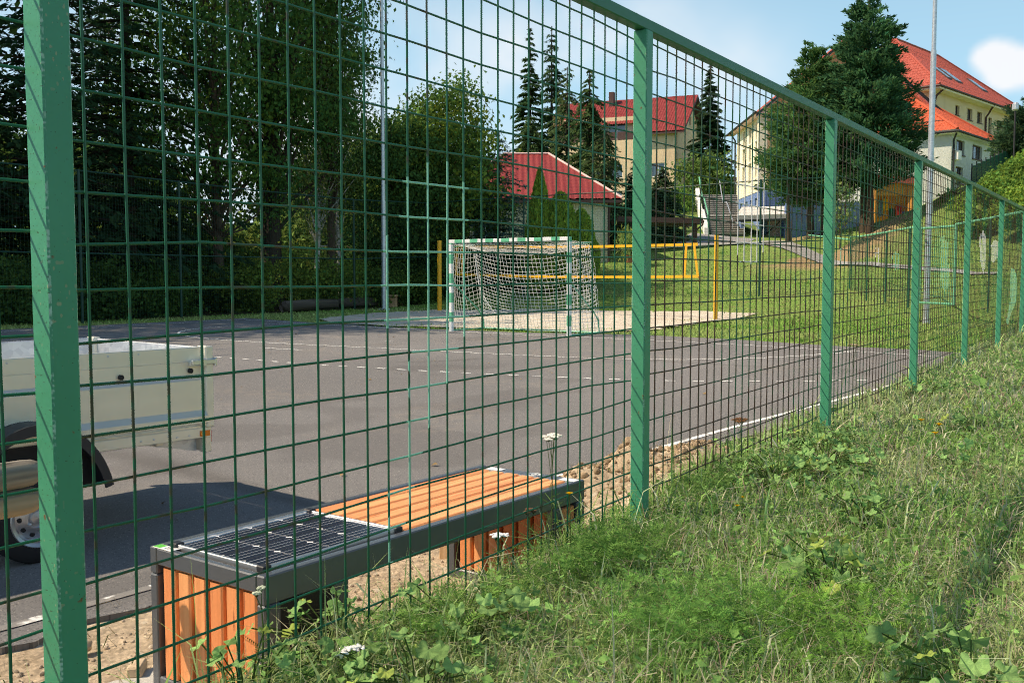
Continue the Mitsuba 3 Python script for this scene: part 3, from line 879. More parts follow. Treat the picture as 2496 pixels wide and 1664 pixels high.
def band(t0, t1, z0, z1, w=.04):
    ts = np.linspace(t0, t1, 14)
    c = [vp(t, z0 + (z1 - z0) * (t - t0) / (t1 - t0) - .05 * math.sin(math.pi * (t - t0) / (t1 - t0))) for t in ts]
    v = np.vstack([np.array(c) + A3([dx, 0, dz]) for dx in (-.006, .006) for dz in (-w, w)])
    n = len(ts)
    i = np.arange(n - 1)
    o = [0, n, 3 * n, 2 * n]
    return v, np.vstack([np.stack([i + o[a], i + 1 + o[a], i + 1 + o[(a + 1) % 4], i + o[(a + 1) % 4]], 1) for a in range(4)])


part(vb, 'top_tape', band(.055, .93, 2.17, 2.28), 'm_yellow')
part(vb, 'bottom_tape', band(.055, .93, 1.24, 1.30), 'm_yellow')
for t, z0, z1 in ((.06, 1.2, 2.2), (.092, 1.2, 2.18), (.925, 1.27, 2.3), (.90, 1.27, 2.3)):
    c = vp(t, 0)
    v, f = box(-.008, .008, -.035, .035, z0, z1)
    s = np.where(v[:, 2] > (z0 + z1) / 2, 1.0, 0.0)
    v[:, 1] += (s - .5) * (.14 if t == .06 else -.05)
    part(vb, 'end_tape', (v + A3([c[0], c[1], 0]), f), 'm_yellow')
for t0, t1, z in ((0, .06, 2.2), (.93, 1, 2.32), (0, .06, 1.22), (.93, 1, 1.28)):
    part(vb, 'rope', tube([vp(t0, z + .02), vp(t1, z)], .006, 4), 'm_dark')
ms = []
for z in np.arange(1.34, 2.2, .1):
    ms.append(tube([vp(.07, z), vp(.5, z - .04), vp(.92, z + .02)], .0018, 3, False))
for t in np.arange(.07, .92, .0085):
    ms.append(tube([vp(t, 1.25), vp(t, 2.2)], .0018, 3, False))
part(vb, 'mesh', join(ms), 'm_dark', kind='stuff')

# ------------------------------------------------------------------ poles
x, y = 28.9, 24.3
lp = thing('lamp_pole', 'tall slim grey steel pole rising in front of the trees left of the goal', 'pole')
part(lp, 'shaft', tube([(x, y, -.3), (x, y, 4), (x, y, 4.05), (x, y, 13)], [.09, .085, .075, .06], 14), 'm_galv', smooth=40)
part(lp, 'base_plate', cbox(x - .16, x + .16, y - .16, y + .16, -.05, .03, .01), 'm_galv')
part(lp, 'lamp_head', cbox(x - .35, x + .1, y - .12, y + .12, 13, 13.14, .03), 'm_galv')
x, y = 28.75, 5.21
lp = thing('flag_pole', 'tall pale steel pole standing on the lawn at the right before the mint gate', 'pole')
z = float(hgt(x, y))
part(lp, 'shaft', tube([(x, y, z - .3), (x, y, z + 3.2), (x, y, 7.2), (x, y, 7.25), (x, y, 13)], [.082, .08, .072, .058, .045], 16), 'm_galv', smooth=40)
part(lp, 'base_collar', tube([(x, y, z - .1), (x, y, z + .12)], .11, 14), 'm_galv', smooth=40)
x, y, z = 62.14, 6.94, float(hgt(62.14, 6.94))
fl = thing('floodlight_pole', 'thin dark pole with a small floodlight at the right corner of the cream building', 'lamp')
part(fl, 'shaft', tube([(x, y, z - .2), (x, y, 10.3)], .05, 8), 'm_dark', smooth=40)
part(fl, 'lamp_head', place(cbox(-.2, .2, -.14, .14, 10.3, 10.75, .08), (x, y, 0), .5), 'm_galv')


# ------------------------------------------------------------------ fences behind
def mesh_run(fen, pts, h, step, r, rails, mat, matp, pr_=.03, posts=True, zb=None):
    """posts at pts (x, y); mesh and rails between them"""
    zs = [float(hgt(*p)) if zb is None else zb for p in pts]
    ms = []
    for k, p in enumerate(pts):
        if posts:
            part(fen, 'post', tube([(p[0], p[1], zs[k] - .2), (p[0], p[1], zs[k] + h)], pr_, 8), matp, smooth=40)
    for k in range(len(pts) - 1):
        a, b = A3([*pts[k], zs[k]]), A3([*pts[k + 1], zs[k + 1]])
        L = np.linalg.norm(b - a)
        n = int(L / step)
        for t in np.arange(1, n) / n:
            q = a + (b - a) * t
            ms.append(tube([q, q + A3([0, 0, h])], r, 3, False))
        for z in np.arange(step, h, step):
            ms.append(tube([a + A3([0, 0, z]), b + A3([0, 0, z])], r, 3, False))
        for z in rails:
            part(fen, 'rail', tube([a + A3([0, 0, z]), b + A3([0, 0, z])], .022, 6), matp, smooth=40)
    part(fen, 'mesh', join(ms), mat, kind='stuff')


ball = thing('ball_stop_fence', 'tall dark green ball stop fence of fine mesh before the left trees', 'fence')
mesh_run(ball, [(-4, 24.2), (1, 24.3), (5.5, 24.4), (11, 24.45), (16.545, 24.55), (20.2, 25.0), (23.9, 25.4), (28.6, 25.5), (33.2, 25.6), (34.1, 21.4), (34.8, 16.7), (35.11, 12.03), (36.3, 9.9)], 4.15, .1, .0022, (4.12, 1.9), 'm_fargreen', 'm_fargreen', .04)
lawnf = thing('lawn_fence', 'light green mesh fence two metres tall climbing the lawn at the right', 'fence')
lw = [(38.926, 9.823), (36.5, 8.95), (34.096, 8.052), (32.971, 7.215), (29.239, 5.782), (27.586, 5.195), (26.561, 4.193), (25.6, 3.3), (24.4, 2.0)]
lz = [.72, .62, .58, .62, .58, .52, .52, .6, .75]
for k, p in enumerate(lw):
    if k not in (1, 5, 6):
        z = lz[k]
        part(lawnf, 'post', tube([(p[0], p[1], z - .2), (p[0], p[1], z + 2.0)], .024, 8), 'm_darkgreen', smooth=40)
ms = []
for k in range(len(lw) - 1):
    if k == 5:
        continue
    a, b = A3([*lw[k], lz[k]]), A3([*lw[k + 1], lz[k + 1]])
    part(lawnf, 'top_rail', tube([a + A3([0, 0, 2.0]), b + A3([0, 0, 2.0])], .03, 8), 'm_mint', smooth=40)
    n = int(np.linalg.norm(b - a) / .08)
    ms += [tube([a + (b - a) * t, a + (b - a) * t + A3([0, 0, 2.0])], .002, 3, False) for t in np.arange(1, n) / n]
    ms += [tube([a + A3([0, 0, z]), b + A3([0, 0, z])], .002, 3, False) for z in np.arange(.08, 2, .08)]
part(lawnf, 'mesh', join(ms), 'm_darkgreen', kind='stuff')
part(lawnf, 'brace', tube([(37.2, 10.9, 2.75), (35.6, 9.0, 2.5)], .03, 6), 'm_mint', smooth=40)
gate = thing('gate', 'mint green mesh gate in the lawn fence beside the pale pole', 'gate')
a, b = A3([*lw[5], .55]), A3([*lw[6], .55])
for q in (a, b):
    part(gate, 'stile', tube([q, q + A3([0, 0, 1.95])], .035, 8), 'm_mint', smooth=40)
for z in (0.02, 1.93):
    part(gate, 'rail', tube([a + A3([0, 0, z]), b + A3([0, 0, z])], .03, 8), 'm_mint', smooth=40)
ms = [tube([a + (b - a) * t, a + (b - a) * t + A3([0, 0, 1.93])], .0035, 4, False) for t in np.arange(1, 16) / 16]
ms += [tube([a + A3([0, 0, z]), b + A3([0, 0, z])], .0035, 4, False) for z in np.arange(.1, 1.93, .1)]
part(gate, 'mesh', join(ms), 'm_mint', kind='stuff')
gf = thing('panel_fence', 'dark green panel fence stepping up the slope before the cream annex', 'fence')
a, b = A3([54.36, 7.93, 5.9]), A3([64.23, 7.38, 7.2])
for k in range(9):
    t0, t1 = k / 9, (k + 1) / 9
    q0, q1 = a + (b - a) * t0, a + (b - a) * t1
    h = .75 + .55 * t0
    part(gf, 'post', tube([q0 - A3([0, 0, .5]), q0 + A3([0, 0, h + .12])], .03, 6), 'm_dark')
    d = q1 - q0
    n = 16
    sl = []
    for s in range(n):
        c = q0 + d * (s + .5) / n
        sl.append(box(c[0] - .030, c[0] + .030, c[1] - .012, c[1] + .012, c[2] - .3, c[2] + h))
    part(gf, 'panel', join(sl), 'm_darkgreen')


# ------------------------------------------------------------------ buildings
def wall(b, p0, p1, outline, holes, mat, inn, t=.3, name='wall', label=None):
    """a wall that stands on p0-p1 (x, y); outline and holes in (metres along, height); inn: +1 when the inside lies to the left of p0->p1"""
    p0, p1 = A3(p0, float), A3(p1, float)
    d = (p1 - p0) / np.linalg.norm(p1 - p0)
    nn = A3([-d[1], d[0]]) * inn
    pol = sg.Polygon(outline, [[(a, c), (b_, c), (b_, e), (a, e)] for a, b_, c, e in holes])
    v, f = extrude(pol, t)
    w = np.stack([p0[0] + d[0] * v[:, 0] + nn[0] * v[:, 2], p0[1] + d[1] * v[:, 0] + nn[1] * v[:, 2], v[:, 1]], 1)
    part(b, name, (w, f if inn < 0 else f[:, ::-1]), mat, label=label)
    return p0, d, nn


def window(b, fr, s0, s1, z0, z1, mull=1, mat='m_white', glass='m_glass', depth=.12, w=.07):
    p0, d, nn = fr
    def put(m):
        v, f = m
        return np.stack([p0[0] + d[0] * v[:, 0] + nn[0] * v[:, 1], p0[1] + d[1] * v[:, 0] + nn[1] * v[:, 1], v[:, 2]], 1), f
    k = num(b + '__window')
    ms = [box(s0, s0 + w, depth, depth + .07, z0, z1), box(s1 - w, s1, depth, depth + .07, z0, z1), box(s0 + w, s1 - w, depth, depth + .07, z0, z0 + w), box(s0 + w, s1 - w, depth, depth + .07, z1 - w, z1)]
    for m in range(mull):
        c = s0 + (s1 - s0) * (m + 1) / (mull + 1)
        ms.append(box(c - .03, c + .03, depth + .002, depth + .072, z0 + w, z1 - w))
    scene[k] = ply(put(join(ms)), mat)
    part(k, 'pane', put(box(s0 + w, s1 - w, depth + .035, depth + .045, z0 + w, z1 - w)), glass)
    part(k, 'sill', put(box(s0 - .08, s1 + .08, -.08, depth, z0 - .06, z0 - .004)), mat)


def tiled(a, b, c, d, row, wave, amp, nu=4, thick=.06):
    """a roof plane with its eave a-b and its upper edge d-c, pressed into rows and waves of tiles"""
    a, b, c, d = (A3(q, float) for q in (a, b, c, d))
    e = (b - a) / np.linalg.norm(b - a)
    n = np.cross(b - a, d - a)
    n /= np.linalg.norm(n)
    n *= np.sign(n[2])
    up = np.cross(n, e)
    up *= np.sign(up[2])
    H = max((d - a) @ up, (c - a) @ up)
    ts = []
    for k in range(int(H / row) + 1):
        ts += [k * row, k * row + row * .55, min((k + 1) * row - .004, H)]
    ts = A3([t for t in ts if t <= H + 1e-6])
    L = np.linalg.norm(b - a)
    nu_ = int(L / wave) * nu
    u, t = np.meshgrid(np.linspace(0, 1, nu_ + 1), ts / H, indexing='ij')
    P = (1 - t)[..., None] * ((1 - u)[..., None] * a + u[..., None] * b) + t[..., None] * ((1 - u)[..., None] * d + u[..., None] * c)
    s = (P - a) @ e
    tt = (P - a) @ up
    fr_ = (tt / row) % 1.0
    disp = amp * (np.sin(2 * np.pi * s / wave)) + max(amp * 1.3, .075 * row) * (1 - fr_)
    P = P + disp[..., None] * n
    m = len(ts)
    i, j = np.meshgrid(np.arange(nu_), np.arange(m - 1), indexing='ij')
    q = np.stack([i * m + j, (i + 1) * m + j, (i + 1) * m + j + 1, i * m + j + 1], -1).reshape(-1, 4)
    return P.reshape(-1, 3), q


def slab(pts, t):
    """a flat piece of thickness t under the polygon pts (3-d, planar)"""
    p = A3(pts, float)
    n = len(p)
    v = np.vstack([p, p - A3([0, 0, t])])
    f = [[0, k, k + 1] for k in range(1, n - 1)] + [[n, n + k + 1, n + k] for k in range(1, n - 1)]
    for k in range(n):
        m = (k + 1) % n
        f += [[k, n + k, n + m], [k, n + m, m]]
    return v, A3(f)


def lin(p, q, t):
    return tuple(A3(p, float) + (A3(q, float) - A3(p, float)) * t)


# small house with the red tile roof behind the goal
hs = thing('small_house', 'small cream house under a hipped roof of deep red tiles behind the goal', 'house')
FR_, FL_, BR_, BL_ = (44.62, 23.06), (40.31, 29.76), (51.77, 27.66), (47.45, 34.36)
fr = wall(hs, FL_, FR_, [(0, 1.2), (7.97, 1.2), (7.97, 4.95), (0, 4.95)], [(1.2, 2.6, 2.9, 4.2), (4.2, 5.4, 2.9, 4.2)], 'm_stucco_pale', 1)
window(hs, fr, 1.2, 2.6, 2.9, 4.2)
window(hs, fr, 4.2, 5.4, 2.9, 4.2)
wall(hs, FR_, BR_, [(0, 1.2), (8.5, 1.2), (8.5, 4.95), (0, 4.95)], [], 'm_stucco_pale', 1)
wall(hs, BL_, FL_, [(0, 1.2), (8.5, 1.2), (8.5, 4.95), (0, 4.95)], [], 'm_stucco_pale', 1)
part(hs, 'plinth', join([tuple(slab([(*FL_, 2.25), (*FR_, 2.25), (44.72, 23.0, 2.25), (40.25, 29.70, 2.25)], 1.2))]), 'm_concrete')
E1, E2, E3, E4 = (39.48, 29.94, 5.0), (44.46, 22.2, 5.0), (52.61, 27.46, 5.0), (47.63, 35.19, 5.0)
RR_, RL_ = (46.72, 27.75, 7.72), (45.44, 29.73, 7.72)
part(hs, 'roof', join([tiled(E1, E2, RR_, RL_, .42, .30, .012), tiled(E2, E3, RR_, RR_, .42, .30, .012), tiled(E3, E4, RL_, RR_, .5, .5, .018, 2), tiled(E4, E1, RL_, RL_, .36, .26, .018)]), 'm_tile_red')
part(hs, 'soffit', slab([tuple(A3(e) - A3([0, 0, .05])) for e in (E1, E2, E3, E4)], .14), 'm_browntrim')
for a, b in ((E2, RR_), (E1, RL_), (E3, RR_), (RL_, RR_)):
    part(hs, 'ridge_cap', tube([A3(a) + A3([0, 0, .05]), A3(b) + A3([0, 0, .06])], .06, 8), 'm_ridge', smooth=40)
part(hs, 'downpipe', tube([(44.5, 22.95, 5.0), (44.5, 22.95, 1.9)], .06, 8), 'm_browntrim', smooth=40)

cp = thing('carport', 'flat dark brown shelter roof on posts beside the red roofed house', 'shelter')
part(cp, 'roof', slab([(47.59, 23.99, 4.35), (50.01, 20.24, 4.25), (53.37, 22.4, 4.25), (50.96, 26.15, 4.35)], .28), 'm_browntrim')
for x, y in ((50.07, 20.7), (48.28, 23.48), (52.84, 22.49)):
    z = float(hgt(x, y))
    part(cp, 'post', cbox(x - .09, x + .09, y - .09, y + .09, z - .2, 4.0, .01), 'm_browntrim')
part(cp, 'gutter', tube([(50.0, 20.2, 4.15), (49.97, 20.25, 3.9), (50.05, 20.6, 3.65), (50.07, 20.66, 3.1)], .05, 8), 'm_browntrim', smooth=40)

# apartment block
ap = thing('apartment_block', 'cream apartment block with a red gabled roof seen between two spruces', 'building')
AA, AG, AL = A3([102.23, 44.42]), A3([113.95, 46.5]), A3([99.60, 59.2])
ga, la = (AG - AA) / np.linalg.norm(AG - AA), (AL - AA) / np.linalg.norm(AL - AA)
GWd = float(np.linalg.norm(AG - AA))
win = [(1.4, 2.9), (6.2, 7.9), (8.6, 10.1), (12.4, 13.9)]
holes = [(a, b, z, z + 1.5) for a, b in win[:1] for z in (9.1, 12.0)] + [(a, b, z, z + 1.5) for a, b in win[1:] for z in (9.1, 12.0)]
fr = wall(ap, AA, AL, [(0, 5), (15, 5), (15, 16.2), (4.2, 16.2), (4.2, 17.3), (0, 17.3)], holes, 'm_stucco_cream', -1)
for a, b, z0, z1 in holes:
    window(ap, fr, a, b, z0, z1, 1, glass='m_skyglass')
fr2 = wall(ap, AA + la * 4.2 + ga * 1.7, AL + ga * 1.7, [(0, 15.), (10.8, 15.), (10.8, 19.), (0, 19.)], [(2.2, 5.2, 16.3, 18.4), (7, 10, 16.3, 18.4)], 'm_stucco_cream', -1)
for a in (2.2, 7.):
    window(ap, fr2, a, a + 3., 16.3, 18.4, 2, glass='m_skyglass')
for k in range(4):
    p = AA + la * (4.4 + 2.6 * k)
    q = AA + la * (6.8 + 2.6 * k)
    part(ap, 'balcony_panel', slab([(*p, 17.1), (*q, 17.1), (*(q + ga * .06), 17.1), (*(p + ga * .06), 17.1)], .95), 'm_browntrim')
frg = wall(ap, AA, AG, [(0, 5), (GWd, 5), (GWd, 17.3), (GWd / 2, 21.5), (0, 17.3)], [(GWd / 2 - .5, GWd / 2 + .5, 18.2, 19.2)], 'm_stucco_cream', 1)
window(ap, frg, GWd / 2 - .5, GWd / 2 + .5, 18.2, 19.2, 0)
wall(ap, AL, AL + ga * GWd, [(0, 5), (GWd, 5), (GWd, 17.3), (GWd / 2, 21.5), (0, 17.3)], [], 'm_stucco_cream', -1)
ev, rg, be = .75, .9, 17.3
def apt(s, g, z):
    q = AA + la * s + ga * g
    return (q[0], q[1], z)
sl_ = (21.6 - 17.35) / (GWd / 2)
part(ap, 'roof', join([tiled(apt(-rg, -ev, 17.35 - sl_ * ev), apt(4.2, -ev, 17.35 - sl_ * ev), apt(4.2, GWd / 2, 21.6), apt(-rg, GWd / 2, 21.6), .42, .3, .022),
                       tiled(apt(4.2, 1.1, 17.35 + sl_ * 1.1), apt(15.7, 1.1, 17.35 + sl_ * 1.1), apt(15.7, GWd / 2, 21.6), apt(4.2, GWd / 2, 21.6), .42, .3, .022),
                       tiled(apt(15.7, GWd + ev, 17.35 - sl_ * ev), apt(-rg, GWd + ev, 17.35 - sl_ * ev), apt(-rg, GWd / 2, 21.6), apt(15.7, GWd / 2, 21.6), .8, .8, .022, 2)]), 'm_tile_red')
part(ap, 'verge_board', join([slab([apt(-rg, -ev, 17.3 - sl_ * ev), apt(-rg, GWd / 2, 21.55), apt(-rg + .1, GWd / 2, 21.55), apt(-rg + .1, -ev, 17.3 - sl_ * ev)], .22),
                              slab([apt(-rg, GWd + ev, 17.3 - sl_ * ev), apt(-rg, GWd / 2, 21.55), apt(0, GWd / 2, 21.55), apt(0, GWd + ev, 17.3 - sl_ * ev)], .16),
                              slab([apt(-rg, -ev, 17.2 - sl_ * ev), apt(4.2, -ev, 17.2 - sl_ * ev), apt(4.2, 0, 17.2), apt(-rg, 0, 17.2)], .14)]), 'm_browntrim')
part(ap, 'downpipe', tube([apt(.25, -.12, 16.9), apt(.2, -.1, 16.2), apt(.2, -.1, 7)], .07, 6), 'm_browntrim', smooth=40)
part(ap, 'chimney', place(cbox(-.3, .3, -.3, .3, 20.6, 22.4, .03), (*(AA + la * 9 + ga * 5), 0), .2), 'm_browntrim')

# the school
sc = thing('school', 'large cream and orange gabled school with blue ground floor behind the right spruces', 'school')
S0, S1, SR = A3([73.11, 24.99]), A3([82.09, 30.26]), A3([79.95, 14.37])
sd, sg_ = (S1 - S0) / np.linalg.norm(S1 - S0), (SR - S0) / np.linalg.norm(SR - S0)
SW = float(np.linalg.norm(SR - S0))
up_w = [(1.6, 2.6), (4.2, 5.2), (6.8, 7.8)]
holes = [(a, b, 8.6, 12.9) for a, b in up_w]
fr = wall(sc, S0, S1, [(0, 7.55), (10.4, 7.55), (10.4, 13.5), (0, 13.5)], holes, 'm_stucco_pale', -1, .35)
for a, b, z0, z1 in holes:
    for c in range(3):
        window(sc, fr, a, b, z0 + c * (z1 - z0) / 3 + .02, z0 + (c + 1) * (z1 - z0) / 3 - .02, 0, glass='m_skyglass', depth=.2)
low_w = [(1.5, 2.5, 6.1, 7.1), (3.4, 4.4, 6.1, 7.1), (5.4, 6.4, 6.1, 7.1), (7.6, 8.6, 6.1, 7.1)]
fr = wall(sc, S0, S1, [(0, 2), (10.4, 2), (10.4, 7.5), (0, 7.5)], low_w, 'm_bluewall', -1, .34, 'base_wall', 'pale blue rendered ground floor wall')
for a, b, z0, z1 in low_w:
    window(sc, fr, a, b, z0, z1, 1)
gh = [(2.2, 3.6, 8.6, 10.2), (5.6, 7.0, 8.6, 10.2), (9., 10.4, 8.6, 10.2), (5.4, 7.2, 12.2, 14.2)]
fr = wall(sc, S0, SR, [(0, 7.55), (SW, 7.55), (SW, 13.5), (SW / 2, 18.75), (0, 13.5)], gh, 'm_stucco_orange', 1, .35, label='orange rendered gable wall')
for a, b, z0, z1 in gh:
    window(sc, fr, a, b, z0, z1, 1)
wall(sc, S0, SR, [(0, 2), (SW, 2), (SW, 7.5), (0, 7.5)], [], 'm_bluewall', 1, .34, 'base_wall')
wall(sc, SR, SR + sd * 9, [(0, 2), (9, 2), (9, 13.5), (0, 13.5)], [], 'm_stucco_pale', 1, .35)


def spt(a, g, z):
    q = S0 + sd * a + sg_ * g
    return (q[0], q[1], z)


ks = (18.9 - 13.6) / (SW / 2)
part(sc, 'roof', join([tiled(spt(-.7, -.6, 13.6 - ks * .6), spt(12, -.6, 13.6 - ks * .6), spt(12, SW / 2, 18.9), spt(-.7, SW / 2, 18.9), .42, .3, .02),
                       tiled(spt(12, SW + .6, 13.6 - ks * .6), spt(-.7, SW + .6, 13.6 - ks * .6), spt(-.7, SW / 2, 18.9), spt(12, SW / 2, 18.9), .42, .3, .02)]), 'm_tile_brown')
part(sc, 'verge_board', join([slab([spt(-.72, -.62, 13.56 - ks * .6), spt(-.72, SW / 2, 18.86), spt(-.6, SW / 2, 18.86), spt(-.6, -.62, 13.56 - ks * .6)], .2),
                              slab([spt(-.72, SW + .62, 13.56 - ks * .6), spt(-.72, SW / 2, 18.86), spt(-.6, SW / 2, 18.86), spt(-.6, SW + .62, 13.56 - ks * .6)], .2)]), 'm_dark')
part(sc, 'soffit', join([slab([spt(-.6, -.5, 13.46 - ks * .6), spt(-.6, SW / 2, 18.7), spt(0, SW / 2, 18.7), spt(0, -.5, 13.46 - ks * .6)], .08),
                         slab([spt(-.6, SW + .5, 13.46 - ks * .6), spt(-.6, SW / 2, 18.7), spt(0, SW / 2, 18.7), spt(0, SW + .5, 13.46 - ks * .6)], .08),
                         slab([spt(-.6, -.6, 13.2), spt(12, -.6, 13.2), spt(12, 0, 13.2), spt(-.6, 0, 13.2)], .08)]), 'm_ridge')
part(sc, 'gutter', tube([spt(-.6, -.68, 13.15), spt(12, -.68, 13.15)], .08, 8), 'm_dark', smooth=40)
part(sc, 'downpipe', tube([spt(10.2, -.6, 13.1), spt(10.2, -.2, 12.5), spt(10.2, -.12, 4)], .07, 6), 'm_dark', smooth=40)
for g in (.25,):
    part(sc, 'pilaster', slab([spt(.0, -.22, 13.3), spt(.9, -.22, 13.3), spt(.9, -.003, 13.3), spt(.0, -.003, 13.3)], 5.7), 'm_stucco_pale')

# porch before the school's blue ground floor
po = thing('entrance_porch', 'concrete porch roof over a pale blue door at the foot of the school', 'porch')
CA, CB, CC, CD = (63.47, 23.34), (65.23, 20.62), (73.27, 22.9), (71.35, 25.88)
part(po, 'roof', slab([(*CA, 5.15), (*CB, 5.25), (*CC, 6.3), (*CD, 6.25)], .3), 'm_concrete')
part(po, 'roof_edge', slab([(63.3, 23.3, 4.86), (65.2, 20.4, 4.96), (65.4, 20.5, 4.96), (63.5, 23.4, 4.86)], .14), 'm_dark')
frp = wall(po, (66.2, 22.6), (67.0, 21.25), [(0, 2.6), (1.57, 2.6), (1.57, 5.2), (0, 5.2)], [], 'm_bluewall', 1, .2)
part(po, 'door', slab([(66.22, 22.2, 5.0), (66.7, 21.45, 5.0), (66.66, 21.42, 5.0), (66.18, 22.17, 5.0)], 1.7), 'm_ridge')
wall(po, (64.6, 23.2), (65.3, 23.6), [(0, 2.6), (.8, 2.6), (.8, 4.95), (0, 4.95)], [], 'm_bluewall', 1, .25)
wall(po, (67.0, 21.2), (73.0, 23.6), [(0, 2.6), (6.4, 2.6), (6.4, 5.9), (0, 5.2)], [], 'm_bluewall', 1, .2)
wall(po, (65.35, 20.6), (78, 14.4), [(0, 2.6), (14, 2.6), (14, 6.6), (0, 6.0)], [], 'm_bluewall', 1, .25, 'side_wall')
part(po, 'handrail', tube([(66.0, 22.3, 3.9), (65.5, 21.0, 4.9)], .04, 6), 'm_dark')

# stairs up to the apartment block
stt = thing('stairs', 'broad flight of pale concrete steps between white walls left of the school', 'stairs')


def flight(p, q, w0, w1, z0, z1, n):
    p, q, w0, w1 = (A3(k, float) for k in (p, q, w0, w1))
    for k in range(n):
        t0, t1 = k / n, (k + 1) / n
        a, b, c, d = p + (q - p) * t0, w0 + (w1 - w0) * t0, w0 + (w1 - w0) * t1, p + (q - p) * t1
        z = z0 + (z1 - z0) * (k + 1) / n
        k_ = part(stt, 'step', slab([(*a, z - .03), (*b, z - .03), (*c, z - .03), (*d, z - .03)], 1.2), 'm_riser_shade')
        part(k_, 'tread', slab([(*(a - .04 * (q - p) / np.linalg.norm(q - p)), z), (*(b - .04 * (q - p) / np.linalg.norm(q - p)), z), (*c, z), (*d, z)], .05), 'm_concrete')


flight((62.58, 24.72), (65.74, 26.29), (63.78, 22.86), (67.05, 24.25), 3.85, 5.32, 9)
part(stt, 'landing', slab([(65.7, 26.27, 5.32), (67.0, 24.23, 5.32), (68.5, 24.9, 5.36), (67.1, 27.0, 5.36)], 1.4), 'm_white')
flight((67.09, 26.96), (70.73, 28.7), (68.38, 24.96), (72.12, 26.53), 5.36, 7.17, 11)
for p_, q_, zp, zq in (((62.4, 24.85), (65.55, 26.45), 4.35, 5.75), ((65.55, 26.45), (66.95, 27.15), 5.75, 5.9), ((66.95, 27.15), (70.6, 28.9), 5.9, 7.7)):
    part(stt, 'side_wall', slab([(*p_, zp), (*q_, zq), (q_[0] - .12, q_[1] + .25, zq), (p_[0] - .12, p_[1] + .25, zp)], 1.5), 'm_white')
part(stt, 'handrail', tube([(62.4, 24.9, 3.6), (62.4, 24.9, 5.2), (65.6, 26.5, 6.6), (67, 27.2, 6.75), (70.7, 28.95, 8.5)], .05, 6), 'm_mint', smooth=40)
part(stt, 'handrail', tube([(64.2, 23.9, 3.8), (64.2, 23.9, 4.9), (66.5, 25.2, 6.3), (67.6, 25.9, 6.4), (71.3, 27.6, 8.3), (72.3, 27.4, 8.2)], .035, 6), 'm_galv', smooth=40)

# rear building with the brown red roof, and its orange roofed annex
rb = thing('rear_building', 'tall cream building with a large red hipped roof and skylights at the right', 'building')
K = A3([85.24, 15.4])
kd, kp = A3([105.74, 11.32]) - K, A3([87.44, 26.48]) - K
LK, WK = float(np.linalg.norm(kd)), float(np.linalg.norm(kp))
kd, kp = kd / LK, kp / WK


def kpt(a, g, z):
    q = K + kd * a + kp * g
    return (q[0], q[1], z)


wins = [(4.7, 5.56, 14.4, 15.2), (7.38, 8.5, 14.3, 15.25), (9.67, 10.8, 14.3, 15.25), (12.42, 13.25, 13.4, 15.05), (14.52, 15.35, 13.3, 15.05), (16.63, 17.45, 13.2, 15.05)]
fr = wall(rb, K, K + kd * LK, [(0, 5), (LK, 5), (LK, 16.1), (0, 16.1)], wins, 'm_stucco_cream', 1)
for a, b, z0, z1 in wins:
    window(rb, fr, a, b, z0, z1, 0, mat='m_browntrim', depth=.18)
fr = wall(rb, K, K + kp * WK, [(0, 5), (WK, 5), (WK, 16.1), (0, 16.1)], [(4.4, 6.8, 13., 15.)], 'm_stucco_pale', -1)
window(rb, fr, 4.4, 6.8, 13., 15., 1)
wall(rb, K + kd * LK, K + kd * LK + kp * WK, [(0, 5), (WK, 5), (WK, 16.1), (0, 16.1)], [], 'm_stucco_cream', 1)
o = .8
a0, b0, c0, d0 = kpt(-o, -o, 16.05), kpt(LK + o, -o, 16.05), kpt(LK + o, WK + o, 16.05), kpt(-o, WK + o, 16.05)
r0, r1 = kpt(5.6, WK / 2, 21.6), kpt(LK - 5.6, WK / 2, 21.6)
part(rb, 'roof', join([tiled(a0, b0, r1, r0, .4, .3, .014), tiled(d0, a0, r0, r0, .4, .3, .014), tiled(b0, c0, r1, r1, .6, .6, .014, 2), tiled(c0, d0, r0, r1, .8, .8, .014, 2)]), 'm_tile_brown')
for a, b in ((a0, r0), (b0, r1), (r0, r1), (d0, r0)):
    part(rb, 'ridge_cap', tube([A3(a) + A3([0, 0, .04]), A3(b) + A3([0, 0, .05])], .09, 8), 'm_tile_brown', smooth=40)
part(rb, 'soffit', slab([tuple(A3(e) - A3([0, 0, .06])) for e in (a0, b0, c0, d0)], .25), 'm_stucco_pale')
part(rb, 'gutter', join([tube([kpt(-o - .05, -o - .05, 15.95), kpt(LK + o, -o - .05, 15.95)], .09, 8), tube([kpt(-o - .05, -o - .05, 15.95), kpt(-o - .05, WK + o, 15.95)], .09, 8)]), 'm_browntrim', smooth=40)
part(rb, 'downpipe', tube([kpt(11.3, -.8, 15.9), kpt(11.4, -.4, 15.3), kpt(11.5, -.1, 14.9), kpt(11.5, -.1, 8)], .08, 6), 'm_browntrim', smooth=40)
part(rb, 'downpipe', tube([kpt(.3, -.8, 15.9), kpt(-.1, -.3, 15.3), kpt(-.1, -.15, 14.6), kpt(-.1, -.15, 8)], .08, 6), 'm_browntrim', smooth=40)
